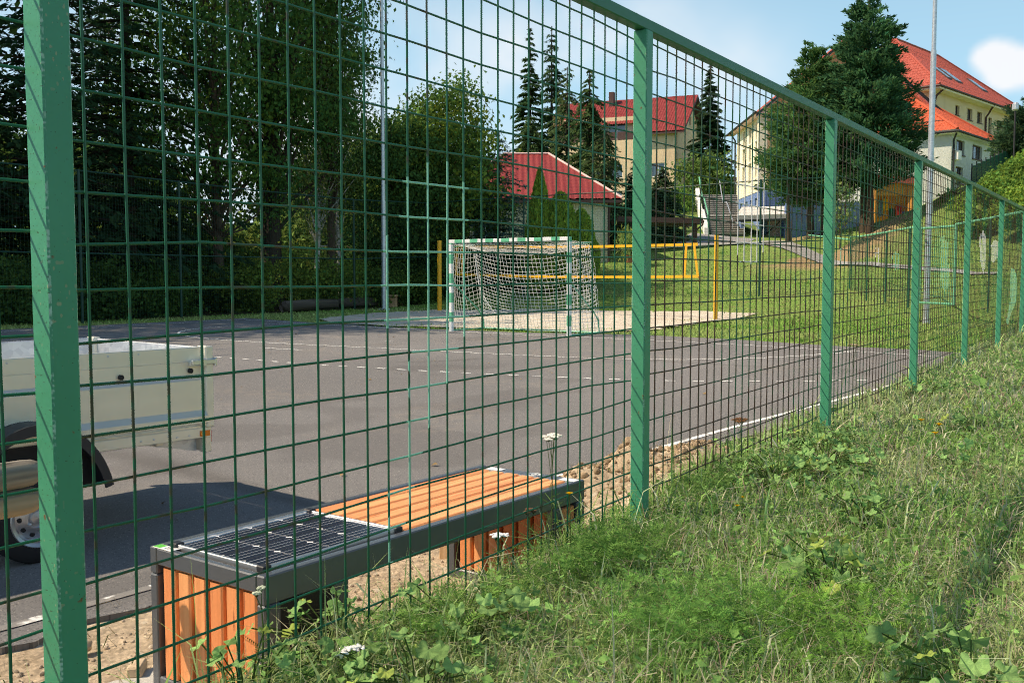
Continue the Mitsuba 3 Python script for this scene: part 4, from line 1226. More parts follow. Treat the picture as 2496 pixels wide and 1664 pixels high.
for s, t0, t1, wd in ((5.2, .26, .48, 1.), (7.0, .26, .5, 1.6), (13.6, .28, .5, 1.5)):
    A_, B_ = A3(lin(kpt(s, -o, 16.05), kpt(s, WK / 2, 21.6), t0)), A3(lin(kpt(s, -o, 16.05), kpt(s, WK / 2, 21.6), t1))
    e3 = A3([kd[0], kd[1], 0]) * wd
    nrm = A3([0, 0, .12])
    sk = num(rb + '__skylight')
    scene[sk] = ply(slab([tuple(A_ + nrm), tuple(A_ + e3 + nrm), tuple(B_ + e3 + nrm), tuple(B_ + nrm)], .2), 'm_browntrim')
    g = (B_ - A_) * .07
    part(sk, 'pane', slab([tuple(A_ + nrm * 1.15 + g + e3 * .07), tuple(A_ + nrm * 1.15 + g + e3 * .93), tuple(B_ + nrm * 1.15 - g + e3 * .93), tuple(B_ + nrm * 1.15 - g + e3 * .07)], .02), 'm_skyglass')

an = thing('annex', 'low pale annex with a bright orange tile roof and air conditioner at the right', 'building')
N_ = A3([70.14, 11.14])
nd, np_ = A3([79.87, 9.68]) - N_, A3([71.48, 20.04]) - N_
LN, WN = float(np.linalg.norm(nd)), float(np.linalg.norm(np_))
nd, np_ = nd / LN, np_ / WN


def npt(a, g, z):
    q = N_ + nd * a + np_ * g
    return (q[0], q[1], z)


wins = [(.95, 2.6, 9.2, 10.15), (4.3, 6.4, 9.2, 10.15), (.95, 2.4, 7.3, 8.4)]
fr = wall(an, N_ + nd * .5 + np_ * .5, N_ + nd * LN + np_ * .5, [(0, 4), (LN - .5, 4), (LN - .5, 10.65), (0, 10.65)], wins, 'm_stucco_grey', 1)
for a, b, z0, z1 in wins:
    window(an, fr, a, b, z0, z1, 2, mat='m_browntrim', depth=.15)
wall(an, N_ + nd * .5 + np_ * .5, N_ + nd * .5 + np_ * WN, [(0, 4), (WN - .5, 4), (WN - .5, 10.65), (0, 10.65)], [], 'm_stucco_grey', -1)
a0, b0, c0, d0 = npt(0, 0, 10.6), npt(LN + 1, 0, 10.6), npt(LN + 1, WN, 10.6), npt(0, WN, 10.6)
r0, r1 = npt(4.4, WN / 2, 13.6), npt(LN + 1, WN / 2, 13.6)
part(an, 'roof', join([tiled(a0, b0, npt(LN - 1, WN / 2, 13.6), r0, .34, .26, .02), tiled(d0, a0, r0, r0, .34, .26, .02), tiled(c0, d0, r0, r1, .6, .6, .02, 2)]), 'm_tile_orange')
for a, b in ((a0, r0), (d0, r0), (b0, npt(LN - 1, WN / 2, 13.6))):
    part(an, 'ridge_cap', tube([A3(a) + A3([0, 0, .05]), A3(b) + A3([0, 0, .05])], .1, 8), 'm_tile_orange', smooth=40)
part(an, 'soffit', slab([tuple(A3(e) - A3([0, 0, .06])) for e in (a0, b0, c0, d0)], .14), 'm_white')
part(an, 'gutter', tube([npt(-.05, WN, 10.5), npt(-.05, -.05, 10.5), npt(LN + 1, -.05, 10.5)], .085, 8), 'm_dark')
part(an, 'snow_guard', tube([A3(npt(1.15, 1.2, 11.42)), A3(npt(1.15, WN - 1.2, 11.42))], .03, 5), 'm_browntrim')
part(an, 'downpipe', tube([npt(0.15, .1, 10.4), npt(.6, .4, 10.0), npt(.65, .4, 9.6), npt(.65, .4, 6)], .06, 6), 'm_dark', smooth=40)
part(an, 'downpipe', tube([npt(9.6, .05, 10.4), npt(9.2, .4, 9.9), npt(9.2, .4, 6)], .06, 6), 'm_dark', smooth=40)
part(an, 'air_conditioner', slab([npt(.75, .15, 9.35), npt(1.45, .15, 9.35), npt(1.45, .48, 9.35), npt(.75, .48, 9.35)], .6), 'm_white')

# colourful shelter before the blue wall
pl = thing('play_shelter', 'orange shelter with dark red roof and coloured panels before the blue wall', 'shelter')
PA, PB, PC = A3([62.1, 14.39]), A3([63.3, 12.53]), A3([66.46, 13.16])
PD = PA + PC - PB
part(pl, 'roof', slab([(*(PA + [-.3, .3]), 7.2), (*(PB + [-.3, -.3]), 7.1), (*PC, 7.4), (*PD, 7.5)], .45), 'm_tile_brown')
for q in (PA, PB, PC, PD):
    z = float(hgt(*q))
    part(pl, 'post', cbox(q[0] - .16, q[0] + .16, q[1] - .16, q[1] + .16, z - .3, 6.8, .02), 'm_orangewall')
part(pl, 'fascia', slab([(*(PA + [.05, 0]), 6.78), (*(PB + [.05, 0]), 6.78), (*(PB + [.15, 0]), 6.78), (*(PA + [.15, 0]), 6.78)], .8), 'm_orangewall')
for k, (m, z0, z1) in enumerate((('m_bluewall', 4.9, 5.9), ('m_yellow', 5.3, 6.0), ('m_darkgreen', 4.6, 5.4), ('m_redpaint', 4.8, 5.6), ('m_blue', 4.3, 5.2))):
    a, b = PD + (PC - PD) * (k * .19 + .02), PD + (PC - PD) * (k * .19 + .19)
    part(pl, 'panel', slab([(*a, z1), (*b, z1), (*(b + [.06, 0]), z1), (*(a + [.06, 0]), z1)], z1 - z0), m)
part(pl, 'back_panel', slab([(*(PD + [.1, 0]), 6.8), (*(PC + [.1, 0]), 6.8), (*(PC + [.2, 0]), 6.8), (*(PD + [.2, 0]), 6.8)], 2.6), 'm_orangewall')

# house behind the left trees, and the dark roofed house up the hill
lh = thing('far_house', 'pale house with a red roof glimpsed through the trees at the left', 'house')
LA, LB = A3([49.41, 37.79]), A3([44.3, 45.73])
ld = (LB - LA) / np.linalg.norm(LB - LA)
lnn = A3([-ld[1], ld[0]]) * -1
fr = wall(lh, LA, LB, [(0, .5), (9.44, .5), (9.44, 4.2), (0, 4.2)], [(1, 2.4, 2, 3.4), (5, 6.4, 2, 3.4)], 'm_stucco_pale', -1)
window(lh, fr, 1, 2.4, 2, 3.4)
window(lh, fr, 5, 6.4, 2, 3.4)
for q in (LA, LB):
    wall(lh, q, q + lnn * 8, [(0, .5), (8, .5), (8, 4.2), (4, 6.4), (0, 4.2)], [], 'm_stucco_pale', 1)
q0, q1 = LA - ld * .6 - lnn * .6, LB + ld * .6 - lnn * .6
t0, t1 = LA - ld * .6 + lnn * 4, LB + ld * .6 + lnn * 4
u0, u1 = LA - ld * .6 + lnn * 8.6, LB + ld * .6 + lnn * 8.6
part(lh, 'roof', join([tiled((*q0, 3.95), (*q1, 3.95), (*t1, 6.5), (*t0, 6.5), .4, .3, .02), tiled((*u0, 3.95), (*u1, 3.95), (*t1, 6.5), (*t0, 6.5), .8, .8, .02, 2)]), 'm_tile_red')
bg = thing('hill_house', 'low pale house with a dark roof far up the hill right of the apartment block', 'house')
BA_, BB_ = A3([113.45, 45.47]), A3([115.43, 42.4])
bdir = BB_ - BA_
bn = A3([-bdir[1], bdir[0]])
bn = bn / np.linalg.norm(bn)
bn = bn if bn[0] > 0 else -bn
wall(bg, BA_ - bdir * .6, BB_ + bdir * .4, [(0, 6), (7.3, 6), (7.3, 11.4), (0, 11.4)], [], 'm_stucco_pale', 1)
e0, e1 = BA_ - bdir * .8 - bn * .8, BB_ + bdir * .6 - bn * .8
part(bg, 'roof', tiled((*e0, 11.2), (*e1, 11.2), (*(e1 + bn * 5), 13.2), (*(e0 + bn * 5), 13.2), .5, .5, .02, 2), 'm_dark')

# ------------------------------------------------------------------ trees and shrubs


def leafquads(P, D, N, L, W, bend=.15):
    """one folded leaf per row: centre P, long axis D, normal N, length L, width W"""
    D = D / (np.linalg.norm(D, axis=1, keepdims=True) + 1e-9)
    B = np.cross(N, D)
    B /= np.linalg.norm(B, axis=1, keepdims=True) + 1e-9
    N = np.cross(D, B)
    L, W = np.broadcast_to(L, (len(P),))[:, None], np.broadcast_to(W, (len(P),))[:, None]
    v = np.stack([P - D * L / 2, P + B * W / 2 + N * bend * W, P + D * L / 2, P - B * W / 2 + N * bend * W], 1).reshape(-1, 3)
    k = np.arange(len(P))[:, None] * 4
    return v, np.vstack([k + [0, 1, 2], k + [0, 2, 3]])


def unit(n, rng):
    v = rng.normal(size=(n, 3))
    return v / np.linalg.norm(v, axis=1, keepdims=True)


LEAFGAIN = 2.3


def tint(n, base, rng, var=.25, groups=None, warm=0.):
    c = LEAFGAIN * A3(base)[None] * (1 + var * rng.normal(0, .6, (n, 1))).clip(.4, 1.8)
    h = rng.normal(0, 1, (n, 1)) * .12
    c = c * np.hstack([1 + h + warm, np.ones((n, 1)), 1 - h])
    return np.clip(np.repeat(c, 4, 0), .004, .9)


BARK = dict(dark=(.05, .04, .03), brown=(.09, .065, .045), birch=(.5, .48, .44), grey=(.13, .12, .1))


def trunk_mesh(rng, base, h, r, lean=(0, 0), n=9, wob=.05):
    z = np.linspace(-.3, h, n)
    t = np.clip(z / h, 0, 1)
    p = np.c_[base[0] + lean[0] * t + wob * h * .2 * rng.normal(0, .3, n) * t, base[1] + lean[1] * t + wob * h * .2 * rng.normal(0, .3, n) * t, base[2] + z]
    return tube(p, r * (1 - .8 * t) + .35 * r * np.exp(-t * 18), 9), p


def put_tree(name, label, cat, tm, tcol, cm, ccol, group=None, bits=None):
    k = thing(name, label, cat, group)
    if tm is not None:
        v, f = tm
        part(k, 'trunk', tm, 'm_matte', True, color=np.clip(np.tile(A3(BARK[tcol]), (len(v), 1)) * (.55 + .9 * meshkit.noise(v * A3([9, 9, 3]), 3)[:, None]), 0, 1))
    part(k, 'crown', cm, 'm_leaf', color=ccol)
    return k


def conifer(name, label, x, y, h, r, seed, col, clear=.04, dens=1., droop=.35, spray=.34, group=None, top=.55, tcol='dark', sparse=0., z=None, lit=None):
    rng = np.random.default_rng(seed)
    z0 = float(hgt(x, y)) if z is None else z
    tm, tp_ = trunk_mesh(rng, (x, y, z0), h * .98, .010 * h + .03, wob=.01)
    P, D, Q, LL = [], [], [], []
    bs = [tm]
    zl = clear * h
    while zl < h * .985:
        t = zl / h
        nb = int(rng.integers(6, 9) * (1 if t < .85 else .8))
        R0 = r * max(.03, (1 - t) ** top)
        for k in range(nb):
            if rng.random() < sparse:
                continue
            g = rng.uniform(0, 2 * np.pi)
            Lb = R0 * rng.uniform(.62, 1.12)
            u = A3([math.cos(g), math.sin(g), 0])
            side = A3([-u[1], u[0], 0])
            m = max(5, int(34 * dens * Lb / r * (1 + .4 * rng.random())))
            s = rng.uniform(.12, 1.02, m) ** .8
            dz = .22 * (1 - t) * Lb * s - droop * Lb * s ** 1.7 + rng.normal(0, .04, m)
            off = rng.normal(0, .17, m) * Lb * (1.15 - s) + rng.normal(0, .05, m)
            P.append(A3([x, y, z0 + zl]) + u * (Lb * s)[:, None] + side * off[:, None] + A3([0, 0, 1]) * dz[:, None])
            d = u[None] * rng.uniform(.4, 1., (m, 1)) + side[None] * (np.sign(off) * rng.uniform(.2, 1., m))[:, None] + A3([0, 0, 1])[None] * rng.normal(-.35 * droop / .35, .3, (m, 1))
            D.append(d)
            LL.append(np.full(m, spray) * rng.uniform(.6, 1.3, m) * (.55 + .45 * (1 - t)))
            e = A3([x, y, z0 + zl])
            ss_ = np.linspace(0, .92, 4)
            bs.append(tube(e + u * (Lb * ss_)[:, None] + A3([0, 0, 1]) * (.22 * (1 - t) * Lb * ss_ - droop * Lb * ss_ ** 1.7)[:, None], [.012 * Lb + .012, .01 * Lb + .008, .012, .005], 3, False))
        zl += h * .021 * rng.uniform(.7, 1.3) + .05
    P, D, LL = np.vstack(P), np.vstack(D), np.concatenate(LL)
    v, f = leafquads(P, D, unit(len(P), rng) * .6 + A3([0, 0, 1]), LL, LL * .34)
    return put_tree(name, label, 'tree', join(bs), tcol, (v, f), tint(len(P), col, rng, .35), group)


def crown_pts(rng, c, rad, n_cl, per, rc, shell=.55, hang=0.):
    u = unit(n_cl, rng)
    rr = rng.uniform(shell, 1.0, (n_cl, 1)) ** .6
    lump = 1 + .28 * (meshkit.noise(u * 2.1 + rad[0], 5)[:, None] - .5) * 2
    C = A3(c) + u * rr * lump * A3(rad)
    k = np.repeat(np.arange(n_cl), per)
    o = rng.normal(0, 1, (len(k), 3)) * A3([rc, rc, rc * .7])
    P = C[k] + o
    P[:, 2] -= hang * np.abs(rng.normal(0, 1, len(k)))
    out = (P - A3(c)) / A3(rad)
    return C, P, out, k


def broadleaf(name, label, x, y, h, rad, cz, trunk_h, seed, col, leaf=.16, n_cl=150, per=110, rc=.45, group=None, tcol='brown', tr=.2, hang=0., shell=.45, lean=(0, 0), z=None, cat='tree', warmtop=0.):
    rng = np.random.default_rng(seed)
    z0 = float(hgt(x, y)) if z is None else z
    c = (x + lean[0], y + lean[1], z0 + cz)
    C, P, out, k = crown_pts(rng, c, rad, n_cl, per, rc, shell, hang)
    bs = []
    if trunk_h > 0:
        tm, tp_ = trunk_mesh(rng, (x, y, z0), trunk_h, tr, lean)
        bs.append(tm)
        for q in C[rng.permutation(n_cl)[:min(46, n_cl)]]:
            tz = np.clip((q[2] - z0) * rng.uniform(.35, .75), trunk_h * .2, trunk_h * .97)
            a = A3([np.interp(z0 + tz, tp_[:, 2], tp_[:, 0]), np.interp(z0 + tz, tp_[:, 2], tp_[:, 1]), z0 + tz])
            m = (a + q) / 2 + rng.normal(0, .2, 3) + A3([0, 0, .15])
            rr = tr * .28 * rng.uniform(.5, 1.2)
            bs.append(tube([a, m, q], [rr, rr * .6, rr * .2], 5, False))
    N = out * .5 + unit(len(P), rng) * .9 + A3([0, 0, .45])
    D = np.cross(N, unit(len(P), rng)) + A3([0, 0, -.5])
    L = leaf * rng.uniform(.65, 1.3, len(P))
    v, f = leafquads(P, D, N, L, L * .62, .18)
    cc = tint(len(P), col, rng, .3)
    cv = rng.normal(0, .18, n_cl)
    gk = (1 + cv[k]).clip(.5, 1.6)
    cc = cc * np.repeat(gk, 4)[:, None]
    if warmtop:
        wmask = (rng.random(n_cl) < warmtop)[k]
        cc[np.repeat(wmask, 4)] *= A3([1.7, 1.3, .9])
    return put_tree(name, label, cat, join(bs) if bs else None, tcol, (v, f), np.clip(cc, .004, .8), group)


SPR, YEWC, DEC = (.030, .058, .022), (.032, .064, .024), (.054, .108, .024)
# the dark stand behind the ball fence, left to right
DK = (.022, .046, .02)
conifer('spruce_tree', 'dark spruce at the left edge behind the big post', 15.2, 30.6, 19, 5.0, 1, DK, .03, 1.5, spray=.42)
conifer('spruce_tree', 'dark spruce just right of the big post, its branches hanging low', 18.6, 29.2, 21, 4.6, 2, DK, .03, 1.5, spray=.42)
conifer('spruce_tree', 'tall dark spruce behind the third gap of the mesh', 22.0, 29.8, 20, 4.4, 3, DK, .03, 1.5, spray=.42)
conifer('spruce_tree', 'dark spruce of the second row behind the left spruces', 17.4, 34.2, 15, 3.8, 43, DK, .03, 1.3, spray=.5)
conifer('spruce_tree', 'dark spruce of the second row behind the maple', 24.2, 34.0, 12, 3.4, 44, DK, .03, 1.3, spray=.5)
broadleaf('oak_tree', 'great oak of the stand left of the frame, nearest the court', 8.4, 29.6, 20, (5., 5., 7.6), 12.4, 14, 4, (.05, .09, .022), .34, 190, 70, .8, tr=.4)
broadleaf('oak_tree', 'great oak behind the left spruces', 13.4, 32.5, 20, (4.6, 4.6, 7.6), 12.4, 14, 42, (.05, .09, .022), .34, 160, 70, .8, tr=.4)
broadleaf('oak_tree', 'great oak of the stand farther to the left', 0.5, 29.0, 19, (5., 5., 7.4), 11.8, 14, 41, (.05, .09, .022), .34, 170, 70, .8, tr=.4)
broadleaf('maple_tree', 'broad maple with bright green sunlit leaves high over the dark spruces', 24.6, 28.4, 17, (3.3, 3.3, 7.2), 9.4, 13, 5, (.040, .083, .02), .18, 170, 110, .5, tr=.22, warmtop=.1)
broadleaf('ivy_clad_tree', 'big tree with a leaning dark trunk wrapped in ivy', 27.2, 28.4, 18, (3.4, 3.4, 7.0), 10.6, 14, 6, (.036, .075, .02), .18, 170, 110, .5, tr=.42, tcol='dark', lean=(.5, .4))
broadleaf('birch_tree', 'slender birch with a pale forked trunk and hanging twigs', 29.8, 28.6, 13, (1.9, 1.9, 5.4), 8.2, 12.2, 7, (.075, .115, .035), .12, 130, 80, .45, tr=.12, tcol='birch', hang=.5, lean=(.3, -.2), shell=.2)
broadleaf('birch_tree', 'thin open birch with yellowing hanging twigs left of the grey pole', 31.0, 28.4, 12, (1.8, 1.8, 5.0), 7.6, 11.4, 8, (.085, .115, .04), .12, 95, 70, .42, tr=.1, tcol='birch', hang=.6, lean=(-.3, .2), shell=.2)
broadleaf('maple_tree', 'maple whose leafy top hangs over the grey pole', 30.3, 28.2, 15, (1.7, 1.7, 4.6), 11.4, 13, 9, (.044, .088, .022), .17, 95, 100, .4, tr=.2, warmtop=.1)
broadleaf('lime_tree', 'low dark rounded tree between the grey pole and the round crown', 33.7, 27.9, 8.6, (2.4, 2.4, 3.3), 4.1, 5.5, 10, (.038, .076, .021), .17, 190, 110, .42, warmtop=.12)
broadleaf('chestnut_tree', 'round crowned tree with browning leaf tips left of the tall spruces', 36.2, 27.2, 10.6, (2.6, 2.6, 3.9), 5.0, 7, 12, (.06, .105, .026), .2, 230, 120, .44, warmtop=.2)
# the wood behind them, closing the view
for q_, (x, y, h, r, lab) in enumerate(((14, 37, 8, 4.5, 'dark tree of the wood behind the left spruces'), (20.5, 37.5, 7.5, 4.2, 'dark tree of the wood behind the tall spruces'), (26, 37, 6.5, 3.8, 'tree of the wood behind the maple'), (30.3, 36.2, 2.6, 2.4, 'low tree of the wood before the far red roof, left one'), (34.2, 35.4, 2.8, 2.4, 'low tree of the wood before the far red roof, right one'), (38.5, 34.5, 7.0, 3.0, 'tree of the wood behind the round crowned one'), (41.2, 33.8, 6.6, 2.4, 'tree of the wood left of the small house'))):
    broadleaf('wood_tree', lab, x, y, h, (r, r, h * .5), h * .5, h * .6, 110 + q_, (.045, .08, .02) if q_ < 3 else (.075, .115, .03), .3, 150, 70, .8, shell=.5)
conifer('blue_spruce', 'small blue grey spruce in front of the red roof corner', 37.6, 24.9, 6.9, 2.1, 13, (.06, .105, .085), .03, 1.2, .25, .26)
for (x, y, h, rx, sd, lab) in ((35.5, 21.5, 5.0, .9, 14, 'slim pointed thuja before the red roof, left one'), (36.0, 20.8, 3.95, 1.05, 15, 'broad thuja before the small house, right of the slim one'), (36.5, 20.1, 3.2, .82, 16, 'low rounded thuja leaning on the broad one')):
    rng = np.random.default_rng(sd)
    z0 = float(hgt(x, y))
    n = 9000
    t = rng.random(n) ** .8
    g = rng.uniform(0, 2 * np.pi, n)
    lob = 1 + .14 * (meshkit.noise(np.c_[np.cos(g) * 3, np.sin(g) * 3, t * 6], sd) - .5) * 2
    rr = rx * np.clip(1 - t ** (1.15 if sd == 14 else 1.6), 0, 1) ** (.8 if sd == 14 else .55) * (.55 + .45 * np.clip(t * 6, 0, 1)) * lob * rng.uniform(.72, 1.04, n)
    P = np.c_[x + rr * np.cos(g), y + rr * np.sin(g), z0 + .1 + h * t]
    D = np.c_[np.cos(g) * .3, np.sin(g) * .3, np.ones(n)] + rng.normal(0, .25, (n, 3))
    v, f = leafquads(P, D, np.c_[np.cos(g + rng.normal(0, 1, n)), np.sin(g + rng.normal(0, 1, n)), np.zeros(n)], .26 * rng.uniform(.6, 1.2, n), .09)
    k = thing('thuja', lab, 'tree')
    part(k, 'crown', (v, f), 'm_leaf', color=tint(n, (.15, .215, .034), rng, .35))
    part(k, 'trunk', tube([(x, y, z0 - .2), (x, y, z0 + h * .4)], .08, 6), 'm_browntrim')
# the spruces round the apartment block
conifer('spruce_tree', 'tallest thin spruce left of the apartment block', 57.8, 35.8, 14.0, 2.1, 20, SPR, .05, 2.0, .3, .55, top=.75, sparse=.15)
conifer('spruce_tree', 'thin open spruce second from the left of the apartment block', 61.2, 36.1, 14.2, 2.4, 21, (.032, .06, .03), .05, 1.7, .35, .55, top=.7, sparse=.2)
conifer('larch_tree', 'pale ragged larch between the thin spruces and the broad one', 57.4, 32.7, 11.2, 2.7, 22, (.055, .085, .035), .05, 1.4, .45, .5, top=.6, sparse=.25)
conifer('spruce_tree', 'broad drooping spruce before the apartment block windows', 54.7, 29.6, 10.7, 2.9, 23, (.042, .07, .026), .04, 2.6, .5, .5, top=.68)
conifer('spruce_tree', 'bushy spruce low at the left under the thin tall ones', 53.0, 32.8, 8.0, 3.0, 24, (.042, .07, .026), .04, 2.4, .45, .5, top=.6)
conifer('spruce_tree', 'small spruce right behind the small house ridge', 52.8, 27.6, 7.6, 2.2, 25, (.045, .07, .03), .04, 1., .4, .36)
conifer('spruce_tree', 'dark spruce right of the apartment block gable', 100.3, 40.0, 15.4, 3.4, 26, (.026, .05, .024), .02, 2.0, .3, .95, top=.75)
conifer('spruce_tree', 'short spruce half behind the second post, left of the carport end', 56.6, 27.2, 5.4, 1.9, 27, (.032, .06, .028), .02, 1.6, .35, .42, top=.6)
conifer('spruce_tree', 'short dark spruce right of the second post below the apartment block', 59.0, 26.6, 4.6, 1.9, 28, (.03, .056, .026), .02, 1.6, .35, .42, top=.6)
broadleaf('bush', 'ivy green bush hanging over the left wall of the stairs', 68.0, 29.6, 2, (1.5, 1.2, 1.2), .6, 0, 29, (.09, .15, .03), .2, 60, 70, .3, cat='bush', shell=.6, z=5.6)
# the two big dark trees before the school


def massconifer(name, label, x, y, z0, h, prof, seed, col, trunk_r, clear, n_cl=520, per=70, lean=(0, 0)):
    """a full dense conifer: pointed sprays filling the crown whose radius follows prof [(height share, radius)]"""
    rng = np.random.default_rng(seed)
    tm, _ = trunk_mesh(rng, (x, y, z0), h * .95, trunk_r, wob=.01)
    pa = A3(prof)
    t = rng.random(n_cl * 3)
    Rt = np.interp(t, pa[:, 0], pa[:, 1])
    t = t[rng.random(n_cl * 3) < (Rt / pa[:, 1].max()) ** 1.1][:n_cl]
    n_ = len(t)
    g = rng.uniform(0, 2 * np.pi, n_)
    lump = 1 + .5 * (meshkit.noise(np.c_[np.cos(g) * 2.2, np.sin(g) * 2.2, t * 11], seed) - .5) * 2
    rr = np.interp(t, pa[:, 0], pa[:, 1]) * lump * rng.uniform(.15, .92, n_) ** .5
    C = np.c_[x + lean[0] * t + rr * np.cos(g), y + lean[1] * t + rr * np.sin(g), z0 + clear + (h - clear) * t]
    out = np.c_[np.cos(g), np.sin(g), .12 + .5 * t]
    k = np.repeat(np.arange(n_), per)
    s_ = rng.random(len(k))
    Ls = (.45 + .95 * np.interp(t, pa[:, 0], pa[:, 1]) / pa[:, 1].max())[k]
    ax = out[k] + rng.normal(0, .12, (len(k), 3))
    P = C[k] + ax * (Ls * (s_ - .35))[:, None] + rng.normal(0, 1, (len(k), 3)) * A3([1, 1, .6]) * (.22 * (1.04 - s_) * (.5 + Ls))[:, None] - A3([0, 0, 1]) * (.14 * Ls * s_ ** 2)[:, None]
    D = ax * .9 + rng.normal(0, .42, (len(k), 3)) + A3([0, 0, .05])
    L = .26 * rng.uniform(.6, 1.3, len(k))
    v, f = leafquads(P, D, unit(len(k), rng) * .7 + A3([0, 0, .8]), L, L * .34)
    cc = tint(len(k), col, rng, .35) * np.repeat((1 + rng.normal(0, .2, n_)[k]).clip(.5, 1.6), 4)[:, None]
    return put_tree(name, label, 'tree', tm, 'brown', (v, f), np.clip(cc, .004, .8))


massconifer('yew_tree', 'very large dark conifer rising over the school roof', 50.5, 12.1, 3.3, 12.3, [(0, .8), (.07, 1.8), (.2, 2.25), (.4, 1.8), (.6, 1.3), (.78, .8), (.9, .36), (1, .02)], 30, (.036, .082, .036), .22, 2.2, 540, 84)
massconifer('yew_tree', 'lighter green conifer left of the very large one, before the school gable', 51.1, 14.9, 3.2, 9.8, [(0, .9), (.08, 1.9), (.22, 2.25), (.42, 2.0), (.6, 1.5), (.8, .8), (.92, .4), (1, .03)], 31, (.054, .105, .034), .16, 1.7, 430, 84)
for (x, y, z, h, r, sd) in ((49.07, 15.4, 2.85, 4.2, .13, 1), (50.9, 14.2, 3.3, 4.5, .15, 2)):
    tm, _ = trunk_mesh(np.random.default_rng(sd + 70), (x, y, z), h, r, (.1, .1))
    part('yew_tree_001', 'trunk', tm, 'm_matte', True, color=np.clip(np.tile(A3(BARK['brown']), (len(tm[0]), 1)) * (.5 + .9 * meshkit.noise(tm[0] * A3([9, 9, 3]), 3)[:, None]), 0, 1))
tm, _ = trunk_mesh(np.random.default_rng(75), (50.1, 11.75, 3.3), 5.5, .19, (.2, .1))
part('yew_tree', 'trunk', tm, 'm_matte', True, color=np.clip(np.tile(A3(BARK['brown']), (len(tm[0]), 1)) * (.5 + .9 * meshkit.noise(tm[0] * A3([9, 9, 3]), 3)[:, None]), 0, 1))
broadleaf('sapling', 'young light leafed sapling between the two big conifers', 48.0, 12.6, 3.4, (.5, .5, 1.3), 2.0, 2.6, 33, (.10, .15, .06), .16, 26, 26, .22, tr=.03, z=2.5)
massconifer('yew_tree', 'dark rounded yew at the right edge above the ivy bank', 64.8, 5.9, 7.0, 4.6, [(0, 1.1), (.2, 1.9), (.5, 1.8), (.8, 1.1), (1, .1)], 34, (.032, .06, .03), .15, .6, 300, 80)
broadleaf('maple_tree', 'leafy tree low behind the stairs beside the hill house', 96, 38.6, 6, (3.4, 3.4, 2.6), 2.6, 3, 35, (.07, .11, .03), .4, 60, 60, .7)
# ivy and shrubs on the right bank
for q, (x, y, z, r, lab) in enumerate(((52.5, 5.0, 6.25, .75, 'top cushion of ivy on the bank at the right edge'), (51.1, 5.5, 5.75, .7, 'ivy cushion second from the top of the bank'), (49.7, 5.8, 5.2, .7, 'ivy cushion halfway down the bank ridge'), (48.3, 6.1, 4.75, .6, 'ivy cushion at the lower end of the bank ridge'),
                                        (44.6, 4.2, 3.9, .85, 'big sunlit bush at the right edge below the ivy ridge'), (43.8, 4.7, 3.5, .75, 'sunlit bush left of the biggest one below the ivy ridge'), (45.8, 4.3, 4.4, .7, 'bush above the biggest sunlit one at the right edge'),
                                        (50.0, 7.3, 4.2, .7, 'yellow green bush at the foot of the annex, seen through the mesh'), (51.9, 8.2, 4.4, .75, 'bush before the annex wall, left of the yellow green one'), (45.9, 6.4, 3.3, .6, 'low bush on the grass below the ivy ridge'))):
    broadleaf('bush', lab, x, y, r * 2, (r, r, r * .72), r * .2, 0, 50 + q, (.105, .165, .03) if q in (4, 5, 7, 0) else (.085, .14, .028), .17, 70, 70, .17, z=z, cat='bush', shell=.7)
# shrubs along the foot of the left trees
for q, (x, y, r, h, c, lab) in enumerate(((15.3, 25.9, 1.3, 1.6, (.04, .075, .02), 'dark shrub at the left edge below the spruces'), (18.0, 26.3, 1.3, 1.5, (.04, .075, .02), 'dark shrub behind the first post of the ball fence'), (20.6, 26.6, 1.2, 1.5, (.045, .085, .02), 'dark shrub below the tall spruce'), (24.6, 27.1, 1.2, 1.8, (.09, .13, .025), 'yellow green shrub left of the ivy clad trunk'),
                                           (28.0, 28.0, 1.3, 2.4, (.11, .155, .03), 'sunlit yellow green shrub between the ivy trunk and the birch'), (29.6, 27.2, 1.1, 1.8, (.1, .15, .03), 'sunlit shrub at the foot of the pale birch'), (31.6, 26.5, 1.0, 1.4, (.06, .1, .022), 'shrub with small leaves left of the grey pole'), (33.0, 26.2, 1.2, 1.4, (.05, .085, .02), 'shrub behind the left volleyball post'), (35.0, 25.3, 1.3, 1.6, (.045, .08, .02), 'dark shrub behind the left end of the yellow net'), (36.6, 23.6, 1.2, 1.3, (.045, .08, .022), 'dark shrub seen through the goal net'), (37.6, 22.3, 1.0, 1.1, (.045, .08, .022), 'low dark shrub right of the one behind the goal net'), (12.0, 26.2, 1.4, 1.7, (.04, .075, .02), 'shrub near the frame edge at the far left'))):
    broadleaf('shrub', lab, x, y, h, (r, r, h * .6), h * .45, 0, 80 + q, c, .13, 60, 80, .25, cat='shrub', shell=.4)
pt = thing('potted_shrub', 'feathery light green shrub in a terracotta pot beside the small house', 'plant')
rng = np.random.default_rng(99)
P = A3([43.4, 21.3, 2.75]) + rng.normal(0, 1, (900, 3)) * A3([.26, .26, .34])
v, f = leafquads(P, rng.normal(0, .5, (900, 3)) + A3([0, 0, 1]), unit(900, rng), .3, .05)
part(pt, 'leaves', (v, f), 'm_leaf', color=tint(900, (.15, .2, .06), rng))
v, f = lathe([(0, 0), (.16, 0), (.24, .36), (.22, .36), (.2, .3), (0, .3)], 16)
part(pt, 'pot', (np.c_[v[:, 0] + 43.4, v[:, 2] + 21.3, v[:, 1] + 1.85], f), 'm_terracotta', smooth=40)
